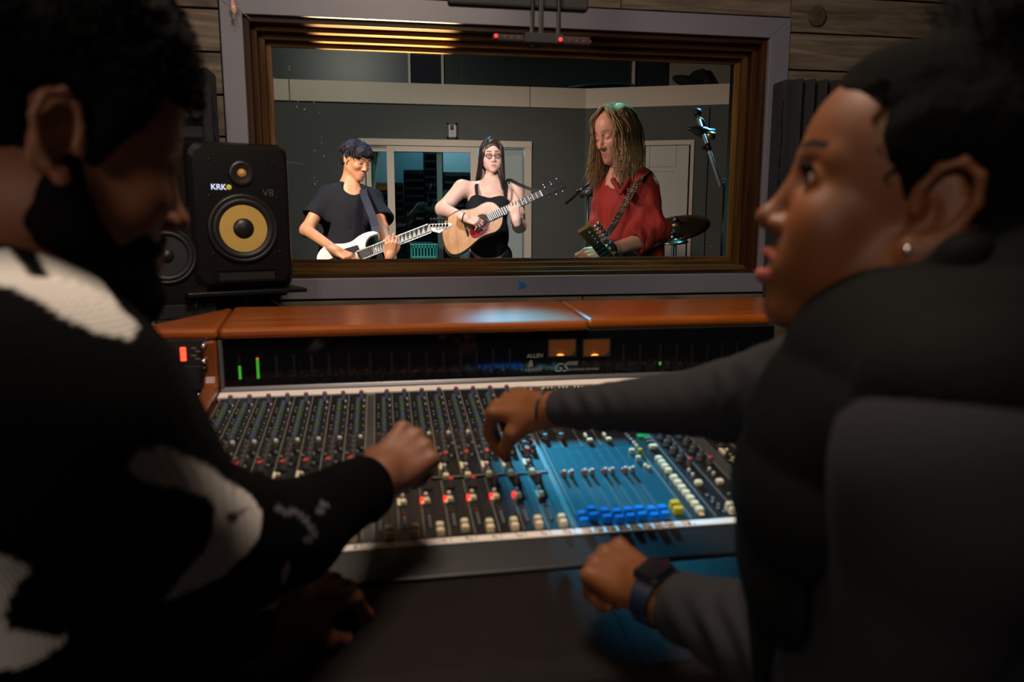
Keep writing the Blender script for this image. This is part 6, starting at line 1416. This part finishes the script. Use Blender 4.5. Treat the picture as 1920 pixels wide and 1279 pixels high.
# ================================================================== woman at the desk, right foreground
def pxof(vs):
    q = vs-EYE; d = q@CF; return 960+FPX*(q@CR)/d, 639.5-FPX*(q@CU)/d, d
def build_engineer_w():
    P = empty('person', (0, 0, 0), 'woman in black vest and grey sleeves reaching over the console, in profile at right', 'person')
    hc = D(1690, 399, .625); P.location = Vector((hc[0], hc[1], 0))
    M = frame(hc, CAMD(-.95, .255, .22), (0, 0, 1)+CR*.0, 1.0)
    sk = (.165, .055, .018)
    nb = D(1745, 560, .60); shN = D(1815, 880, .44); shF = D(1620, 700, .70)
    elN = D(1640, 1310, .58); wrN = D(1222, 1112, .80); elF = D(1370, 752, .93); wrF = D(1030, 768, 1.115)
    ch = D(1720, 900, .60); pel = D(1830, 1500, .60); pel = V(pel[0], pel[1]-.05, .58)
    B = Body(); head_prims(B, M, dict(nostril=1, nose=.96, nw=1.15, lip=1.35, chin=.010, ear=1.16, earx=.006, jaw=.006, eye=1.0, nk=.88, neck=tuple(M.inv(nb))))
    for s in (1, -1): B.ell((.052, .036*s, -.045), (.026, .022, .030), k=.03, M=M)
    B.cap(nb, D(1770, 680, .60), .05, .08, k=.04); B.cap(shN, shF, .045, .045, k=.05); B.ell(ch, (.08, .11, .12), k=.05); B.cap(D(1740, 800, .6), pel, .07, .10, k=.05)
    limb(B, [shN, elN], [.044, .037]); limb(B, [elN, wrN], [.037, .0245]); limb(B, [shF, elF], [.044, .036]); limb(B, [elF, wrF], [.036, .0235])
    # far hand: palm down, fingers dropping onto the knobs
    HF = frame(wrF, unit(D(920, 756, 1.18)-wrF), CAMD(-.10, .86, -.50), .96)
    hand_prims(B, HF, [(62, 40, 15), (56, 40, 18), (50, 50, 22), (45, 55, 25)], [(.048, .044, -.022), (.072, .046, -.052), (.085, .036, -.080)], 1, 1.1)
    # near hand: loose fist on the armrest
    HN = frame(wrN, unit(D(1120, 1045, .875)-wrN), CAMD(-.05, .80, -.60), .92)
    hand_prims(B, HN, [(62, 80, 40), (66, 84, 42), (70, 86, 42), (72, 86, 42)], [(.045, .036, -.028), (.066, .030, -.044), (.080, .012, -.050)], -1, .8)
    def ex(q, c, mix): mix(np.where((np.hypot(q[:, 0]-.05, q[:, 2]-.062) < .03) & (np.abs(q[:, 1]) > .04), .25, 0), (.10, .04, .02))
    B.build('body', .0022, M_SKINF, P, paint=face_paint(M, sk, (.34, .085, .07), (.012, .007, .005), ex, jaw=.006))
    for s in (1, -1): eye(M, s, P, (1, .12 if s > 0 else .1, -.12))
    b = MB()                                          # lashes
    for s in (1, -1):
        for k in range(14):
            t = k/13-.5; c = M((.0838-abs(t)*.006-(.004 if t*s > 0 else 0)*abs(t)*2, .031*s+t*.025, .0150)); b.tube([c, c+M.R@V(.006, t*.006, .0035), c+M.R@V(.0105, t*.010, .0080)], [.0007, .0006, .0002], 4)
    b.build('eyelashes', M_DARK, P, kind='stuff')
    b = MB(); b.lathe(M((.004, .0815, -.031)), M.R@V(.1, 1, 0), [(.003, 0), (.0042, .001), (.0036, .0035), (0, .0045)], 16); b.build('earring', M_CHROME, P)
    # teeth row inside the parted lips
    T_ = Body(); T_.ell((.072, 0, -.0615), (.020, .020, .0050), k=.002, M=M); T_.build('teeth', .0018, mat('teeth', (.45, .42, .38), .3), P)
    # grey long-sleeved top: sleeves and shoulders
    mg = mat('charcoal_jersey', (.024, .024, .027), .85, spec=.15, bump=.25, bscale=400)
    T = Body()
    T.cap(shN, elN, .066, .058, k=.04); T.cap(elN, D(1430, 1196, .69), .058, .045, k=.03); dN = unit(elN-wrN); T.cap(D(1430, 1196, .69), wrN+dN*.035, .045, .034, k=.02)
    T.cap(shF, elF, .062, .050, k=.04); dF = unit(elF-wrF); T.cap(elF, wrF+dF*.008, .047, .0275, k=.02); T.cap(shN, shF, .06, .055, k=.05); T.cap(D(1745, 820, .6), pel, .085, .118, k=.05); T.half(V(0, 0, .56), (0, 0, -1), .004)
    T.cyl(wrN+dN*.038, wrN-dN*.10, .07, .003); T.cyl(wrN+dN*.055, wrN-dN*.1, .0275, .003); T.cyl(wrF+dF*.010, wrF-dF*.12, .07, .003); T.cyl(wrF+dF*.03, wrF-dF*.1, .022, .003)
    def wrinkle(q):
        r = np.zeros(len(q))
        for a_, e_, amp, fr in ((wrN, elN, .0030, 150), (wrF, elF, .0026, 170), (elF, shF, .004, 90)):
            ax_ = unit(e_-a_); L = np.linalg.norm(e_-a_); t = (q-a_)@ax_; pr = q-a_-t[:, None]*ax_; dist = np.sqrt((pr**2).sum(1))
            m = np.clip(1-np.abs(t/L-.42)/.62, 0, 1)*(dist < .085)*np.clip((t/L-.06)*8, 0, 1)
            r += amp*m*np.sin(t*fr+3.0*np.sin(pr@V(30, 20, 45))+fnoise(q, 14, 2, 3)*7.)*(.6+.8*fnoise(q, 30, 1, 9))
        return r+fnoise(q, 16, 2, 5)*.0015
    T.build('long_sleeved_top', .0032, mg, P, disp=wrinkle, amp=.009)
    # padded vest with a high rolled collar
    W = Body()
    W.ell(D(1700, 880, .60), (.115, .13, .17), k=.06); W.cap(D(1710, 760, .62), D(1660, 760, .68), .070, .062, k=.05)
    W.cap(D(1720, 960, .64), D(1770, 1400, .62), .130, .140, k=.06); W.cap(D(1625, 800, .70), D(1585, 1040, .70), .068, .078, k=.05)
    W.cap(D(1760, 980, .56), pel, .115, .15, k=.06); W.cap(D(1820, 790, .445), D(1700, 715, .62), .068, .055, k=.04); W.ell(D(1900, 900, .58), (.12, .12, .2), k=.05)
    W.half(V(0, 0, .60), (0, 0, -1), .004)
    dA = unit(elN-shN); W.cap(shN+dA*.012+CAMD(0, 0, -.02), elN, .062, .085, k=.012, mode='s'); 0
    dB = unit(elF-shF); W.cyl(shF+dB*.02+CAMD(-.01, 0, .0), elF+dB*.05, .066, .010)
    W.cap(nb+V(0, 0, .05), nb-V(0, 0, .07), .058, .060, k=.01, mode='s')
    mv = mat('black_padded_vest', (.0035, .0038, .0038), .8, spec=.08, bump=.3, bscale=90, noise=.3, nscale=6)
    def puff(q): return -.006*np.abs(np.sin(q[:, 2]*42))**.5+fnoise(q, 30, 2, 6)*.004
    W.build('vest', .005, mv, P, disp=puff, amp=.012)
    K = Body()                                        # collar: closed loop of fat rolls
    loop = [(1520, 670, .70), (1545, 645, .655), (1620, 600, .60), (1720, 545, .555), (1810, 485, .53), (1885, 445, .55), (1900, 440, .62), (1840, 450, .70), (1720, 520, .74), (1600, 610, .75), (1525, 665, .73)]
    pts = [D(*q) for q in loop]
    for a_, c_ in zip(pts, pts[1:]+pts[:1]):
        K.cap(a_, c_, .017, .017, k=.012); K.cap(a_-V(0, 0, .030), c_-V(0, 0, .030), .021, .021, k=.015); K.cap(a_-V(0, 0, .062), c_-V(0, 0, .062), .024, .024, k=.02)
    K.build('collar', .0035, mv, P, disp=lambda q: fnoise(q, 40, 2, 7)*.0035, amp=.005)
    # legs
    L = Body(); hp = pel-V(0, 0, .03); L.ell(hp, (.15, .15, .10), k=.05)
    for s in (-1, 1):
        kn = hp+V(-.30, .22+.13*s, .0); L.cap(hp+V(0, .08*s, 0), kn, .085, .062, k=.04); L.cap(kn, V(kn[0]-.02, kn[1]+.02, .10), .058, .045, k=.03)
    L.build('trousers', .010, M_TROU, P); shoes(P, [V(hp[0]-.32, hp[1]+.24+.13*s, 0) for s in (-1, 1)], V(-1, .5, 0), M_BLACK)
    # hair pulled back to a high bun, soft edges
    H = Body(); H.ell((-.034, 0, .048), (.098, .083, .094), k=.02, M=M); H.ell((.022, 0, .085), (.054, .068, .044), k=.03, M=M); H.ell((-.085, 0, -.005), (.045, .06, .06), k=.03, M=M)
    for s in (1, -1): H.ell((.0, .068*s, .050), (.040, .018, .032), k=.02, M=M); H.cap((.018, .072*s, .040), (.014, .076*s, .005), .007, .003, k=.008, M=M)
    H.ell((.100, 0, .000), (.062, .064, .070), k=.02, mode='s', M=M)
    for s in (1, -1): H.ell((-.010, .085*s, .0), (.026, .02, .036), k=.01, mode='s', M=M)
    H.ell((-.045, .0, .150), (.062, .062, .055), k=.02, M=M)
    H.build('hair', .0028, M_AFRO, P, disp=lambda q: fnoise(q, 120, 3, 3)*.004, amp=.006, smooth=0)
    rr = random.Random(14); b = MB()                  # flyaway and edge curls
    for i in range(900):
        a_ = rr.uniform(-3.14, 3.14); e_ = rr.uniform(-.4, 1.5); dl = V(math.cos(a_)*math.cos(e_), math.sin(a_)*math.cos(e_), math.sin(e_))
        if rr.random() < .6: c0 = V(-.045, 0, .150)+dl*V(.062, .062, .055)
        else:
            c0 = V(-.034, 0, .048)+dl*V(.098, .083, .094)
            if c0[0] > .03 or c0[2] < .03: continue
        t1 = unit(V(rr.gauss(0, 1), rr.gauss(0, 1), rr.gauss(0, 1))); ln = rr.uniform(.005, .014)
        b.tube([M(c0-dl*.002), M(c0+dl*ln*.5+t1*.004), M(c0+dl*ln+t1*.009)], [.0009, .0007, .0003], 3, caps=False)
    for k in range(26):                               # baby hairs at the temple
        z = .085-.0026*k; c0 = V(.052-.0012*k, .058+.0006*k, z); ph = k*.8; b.tube([M(c0+V(-.006, .002, .004)), M(c0+V(.004+.004*math.sin(ph), .001, .004)), M(c0+V(.008+.005*math.sin(ph), .001, -.002)), M(c0+V(.004+.006*math.cos(ph), .001, -.006))], [.0009, .0008, .0007, .0003], 4, caps=False)
    b.build('loose_hair', M_AFRO, P, recalc=False, kind='stuff')
    # hair tie on the far wrist, watch on the near one
    b = MB(); q = wrF+unit(wrF-elF)*.004; u_, v_ = HF.R[:, 1], HF.R[:, 2]; b.tube([q+.0285*(math.cos(a_)*u_*1.05+math.sin(a_)*v_) for a_ in np.linspace(0, 2*math.pi, 29)], .0024, 8); b.build('hair_tie', M_BLACK, P)
    b = MB(); q = wrN+dN*.012; u_ = HN.R[:, 1]; v_ = HN.R[:, 2]
    for o_ in (-.009, -.003, .003, .009): b.tube([q+dN*o_+(.0300*math.cos(a_))*u_+.0290*math.sin(a_)*v_ for a_ in np.linspace(0, 2*math.pi, 29)], .0042, 8)
    wt = b.build('watch_strap', mat('navy_watch_strap', (.012, .018, .045), .4), P)
    b = MB(); Rw = np.stack([-dN, u_, v_], 1); b.box(q+v_*.033, (.019, .017, .005), Rw, 0, bevel=.004); b.box(q+v_*.0385, (.0165, .0145, .0008), Rw, 1, bevel=.0005); b.lathe(q+v_*.033+u_*.0*1-u_*.018, -u_, [(.0032, 0), (.0032, .0025), (0, .003)], 12, 0)
    b.build('watch_case', [mat('dark_watch_case', (.02, .022, .03), .25, .5), mat('watch_glass', (.006, .006, .01), .06)], P)
    return P
M_SKINF = attr_mat('skin_close', .52, sss=.05, bump=.10, bscale=300, spec=.35)
M_AFRO = mat('dense_black_hair', (.0035, .003, .003), .85, spec=.06, bump=1, bscale=350)
M_TROU = mat('dark_trousers', (.012, .012, .014), .85)
build_engineer_w()

# ================================================================== bearded man, left foreground
def build_engineer_m():
    P = empty('person', (0, 0, 0), 'bearded man in black and white patterned sweater leaning over the console at left', 'person')
    hc = D(96, 288, .625); P.location = Vector((hc[0], hc[1], 0))
    M = frame(hc, unit(CAMD(.70, -.16, .68)), (0, 0, 1), 1.04)
    sk = (.20, .080, .044)
    nb = D(-30, 500, .60); shN = D(55, 790, .48); shF = D(-220, 640, .80)
    elN = D(330, 1010, .68); wrN = D(706, 903, .935); elF = D(170, 1235, .70); wrF = D(525, 1138, .82)
    pel = D(-160, 1500, .58); pel = V(pel[0], pel[1]-.05, .58)
    B = Body(); head_prims(B, M, dict(nostril=1, nose=1.05, nw=1.35, lip=1.3, w=1.02, nk=1.05, neck=tuple(M.inv(nb))))
    B.cap(nb, D(-60, 640, .60), .055, .09, k=.04); B.cap(shN, shF, .05, .05, k=.05); B.ell(D(-70, 850, .60), (.13, .14, .16), k=.05); B.cap(D(-80, 850, .6), pel, .12, .14, k=.05)
    limb(B, [shN, elN], [.055, .045]); limb(B, [elN, D(530, 1005, .80), wrN], [.045, .038, .029]); limb(B, [shF, elF], [.055, .045]); limb(B, [elF, wrF], [.045, .029])
    HN = frame(wrN, unit(D(786, 830, 1.00)-wrN), CAMD(.18, .60, -.78), .98)
    hand_prims(B, HN, [(70, 86, 45), (72, 88, 45), (74, 88, 45), (74, 86, 45)], [(.046, .038, -.026), (.068, .032, -.044), (.082, .012, -.050)], 1, .75)
    HF = frame(wrF, unit(D(615, 1108, .87)-wrF), CAMD(-.05, .82, -.55), .90)
    hand_prims(B, HF, [(48, 70, 35), (54, 74, 38), (58, 76, 40), (60, 76, 40)], [(.044, .048, -.030), (.074, .046, -.046), (.100, .038, -.054)], -1, .9)
    B.build('body', .0022, M_SKINF, P, paint=face_paint(M, sk, (.16, .05, .04), (.008, .005, .004)))
    # beard along the jaw, close-cut
    R_ = Body()
    for s in (1, -1): R_.cap((-.002, .066*s, -.015), (.004, .060*s, -.055), .012, .020, k=.02, M=M); R_.cap((.004, .056*s, -.055), (.070, .024*s, -.100), .022, .024, k=.02, M=M); R_.cap((.066, .034*s, -.055), (.072, .03*s, -.09), .012, .018, k=.02, M=M); R_.cap((.094, .004*s, -.047), (.082, .028*s, -.058), .005, .007, k=.01, M=M)
    R_.ell((.078, 0, -.108), (.026, .036, .026), k=.02, M=M)
    R_.build('beard', .003, M_AFRO, P, disp=lambda q: fnoise(q, 170, 3, 2)*.0035, amp=.005, smooth=0)
    H = Body(); H.ell((-.026, 0, .062), (.106, .090, .096), k=.02, M=M); H.ell((.018, 0, .105), (.066, .076, .052), k=.04, M=M); H.ell((-.08, 0, .02), (.05, .075, .075), k=.03, M=M)
    for s in (1, -1): H.cap((.030, .070*s, .05), (.012, .073*s, .0), .014, .008, k=.02, M=M)
    H.ell((.105, 0, .0), (.058, .075, .058), k=.015, mode='s', M=M)
    for s in (1, -1): H.ell((-.014, .090*s, .0), (.028, .022, .038), k=.01, mode='s', M=M)
    H.build('hair', .003, M_AFRO, P, disp=lambda q: fnoise(q, 95, 3, 1)*.010, amp=.012, smooth=0)
    rr = random.Random(21); b = MB()
    for i in range(1500):
        a_ = rr.uniform(-3.14, 3.14); e_ = rr.uniform(-.1, 1.5); dl = V(math.cos(a_)*math.cos(e_), math.sin(a_)*math.cos(e_), math.sin(e_))
        c0 = V(-.016, 0, .068)+dl*V(.106, .092, .098)
        if c0[2] < .06 and c0[0] > .02: continue
        pts = [c0-dl*.004]; q = c0.copy(); th = rr.uniform(0, 6)
        t1 = unit(np.cross(dl, V(.3, .2, .9))); t2 = np.cross(dl, t1)
        for k in range(5): th += 1.5; q = q+dl*.003+(math.cos(th)*t1+math.sin(th)*t2)*.0035; pts.append(q.copy())
        b.tube([M(p) for p in pts], [.0012]*5+[.0004], 3, caps=False)
    b.build('curls', M_AFRO, P, recalc=False, kind='stuff')
    # patterned knit sweater
    T = Body()
    T.cap(shN, elN, .080, .074, k=.04); T.cap(elN, D(530, 1012, .80), .078, .058, k=.025); dN = unit(D(530, 1005, .80)-wrN); T.cap(D(530, 1012, .80), wrN+dN*.012, .058, .039, k=.02)
    T.cap(shN, shF, .080, .075, k=.05); T.ell(D(-90, 880, .60), (.145, .17, .19), k=.05); T.cap(D(-60, 850, .58), pel, .16, .18, k=.06); T.cap(nb-V(0, 0, .02), D(-50, 640, .58), .066, .08, k=.03)
    dF = unit(elF-wrF); T.cap(shF, elF, .075, .07, k=.04); T.cap(elF, wrF+dF*.02, .070, .040, k=.03); T.cap(D(60, 1120, .60), D(120, 1230, .62), .07, .06, k=.05)
    T.cyl(wrN+dN*.014, wrN-dN*.12, .08, .003); T.cyl(wrN+dN*.04, wrN-dN*.1, .031, .003); T.cyl(wrF+dF*.022, wrF-dF*.12, .08, .003); T.cyl(wrF+dF*.04, wrF-dF*.1, .031, .003)
    T.cyl(nb+V(0, 0, .0), nb+V(0, 0, .2), .075, .01)
    WHITE = [  # shapes of the knitted-in pale pattern, traced on the side of the sweater
        [(-60, 455), (25, 470), (60, 520), (96, 520), (70, 470), (45, 425), (70, 418), (130, 460), (190, 520), (225, 575), (262, 612), (240, 640), (195, 625), (130, 600), (75, 565), (20, 540), (-60, 520)],
        [(238, 868), (262, 845), (300, 838), (345, 850), (372, 868), (392, 875), (430, 905), (470, 930), (492, 965), (488, 1000), (460, 1040), (420, 1080), (360, 1110), (310, 1130), (345, 1080), (380, 1040), (400, 1000), (408, 955), (395, 935), (340, 915), (275, 905), (245, 890)],
        [(-40, 1030), (30, 1050), (62, 1068), (30, 1100), (5, 1150), (15, 1180), (75, 1190), (130, 1200), (60, 1250), (-40, 1260)],
        [(530, 1070), (548, 1045), (545, 1075), (528, 1098)], [(505, 1135), (545, 1105), (560, 1108), (520, 1140), (480, 1150)]]
    FLECK = [(560, 965), (572, 975), (585, 990), (592, 1003), (578, 1012), (545, 958), (600, 958), (520, 955), (535, 962), (605, 945)]
    def inside(px, py, poly):
        r = np.zeros(len(px), bool); n = len(poly)
        for i in range(n):
            x0, y0 = poly[i]; x1, y1 = poly[(i+1) % n]
            c = ((y0 > py) != (y1 > py)) & (px < (x1-x0)*(py-y0)/(y1-y0+1e-9)+x0); r ^= c
        return r
    def knit(vs):
        px, py, d = pxof(vs); j = fnoise(vs, 60, 2, 4); px = px+j*9; py = py+j[::-1]*6
        c = np.tile(np.array((.002, .002, .0025)), (len(vs), 1)); w_ = np.zeros(len(vs), bool)
        for p in WHITE: w_ |= inside(px, py, p)
        c[w_] = (.72, .68, .64); c[inside(px, py, [(425, 965), (470, 950), (455, 960), (432, 985)])] = (.03, .03, .03)
        for x, y in FLECK: c[np.hypot(px-x, (py-y)*1.4) < 9] = (.10, .10, .11)
        return c
    mk, t, bs = nt('knitted_wool'); a = t.nodes.new('ShaderNodeAttribute'); a.attribute_name = 'Col'; t.links.new(a.outputs['Color'], bs.inputs['Base Color']); bs.inputs['Roughness'].default_value = .9; bs.inputs['Specular IOR Level'].default_value = .06
    tc = t.nodes.new('ShaderNodeTexCoord'); wv = t.nodes.new('ShaderNodeTexWave'); wv.inputs['Scale'].default_value = 95; wv.inputs['Distortion'].default_value = .6; wv2 = t.nodes.new('ShaderNodeTexWave'); wv2.bands_direction = 'Z'; wv2.inputs['Scale'].default_value = 95
    ad = t.nodes.new('ShaderNodeMath'); ad.operation = 'MULTIPLY'; bu = t.nodes.new('ShaderNodeBump'); bu.inputs['Strength'].default_value = .9; bu.inputs['Distance'].default_value = .002
    t.links.new(tc.outputs['Object'], wv.inputs['Vector']); t.links.new(tc.outputs['Object'], wv2.inputs['Vector']); t.links.new(wv.outputs['Fac'], ad.inputs[0]); t.links.new(wv2.outputs['Fac'], ad.inputs[1]); t.links.new(ad.outputs[0], bu.inputs['Height']); t.links.new(bu.outputs[0], bs.inputs['Normal'])
    T.build('sweater', .0032, mk, P, disp=lambda q: fnoise(q, 14, 2, 5)*.006+fnoise(q, 55, 1, 2)*.001, amp=.009, paint=knit)
    L = Body(); hp = pel-V(0, 0, .03); L.ell(hp, (.16, .16, .11), k=.05)
    for s in (-1, 1):
        kn = hp+V(.06+.14*s, .42, .0); L.cap(hp+V(.09*s, 0, 0), kn, .09, .065, k=.04); L.cap(kn, V(kn[0], kn[1]+.0, .10), .06, .048, k=.03)
    L.build('trousers', .010, M_TROU, P); shoes(P, [V(hp[0]+.06+.14*s, hp[1]+.43, 0) for s in (-1, 1)], V(.2, 1, 0), M_BLACK)
    return P
build_engineer_m()
# padded stools carrying the two people at the desk
def stool(name, label, x, y):
    s_ = empty(name, (x, y, 0), label, 'stool', 'stools at the console')
    b = MB(); b.lathe((x, y, .37), (0, 0, 1), [(.16, 0), (.19, .015), (.195, .045), (.18, .065), (0, .07)], 32); b.build('seat', M_LEATH, s_)
    b = MB(); b.tube([V(x, y, .06), V(x, y, .37)], .022, 12); b.build('column', M_CHROME, s_)
    for k in range(5): a_ = k*1.2566; b = MB(); b.tube([V(x, y, .09), V(x+.24*math.cos(a_), y+.24*math.sin(a_), .055)], .016, 8); b.lathe((x+.24*math.cos(a_), y+.24*math.sin(a_), 0), (0, 0, 1), [(.015, 0), (.022, .01), (.022, .035), (.012, .05)], 10); b.build('leg', M_BLACKM, s_)
pw = D(1830, 1500, .60); stool('stool', 'low stool under the woman in the black vest', pw[0], pw[1]-.05)
pm = D(-160, 1500, .58); stool('stool', 'low stool under the man in the patterned sweater', pm[0], pm[1]-.05)

# ------------------------------------------------------------------ lettering becomes plain mesh
bpy.context.view_layer.update()
dg = bpy.context.evaluated_depsgraph_get()
for o in [o for o in COL.objects if o.type == 'FONT']:
    me = bpy.data.meshes.new_from_object(o.evaluated_get(dg)); n_ = bpy.data.objects.new(o.name+'_', me); COL.objects.link(n_)
    n_.parent = o.parent; n_.matrix_parent_inverse = o.matrix_parent_inverse; n_.matrix_basis = o.matrix_basis.copy()
    bpy.data.objects.remove(o); n_.name = 'lettering'; n_['kind'] = 'stuff'
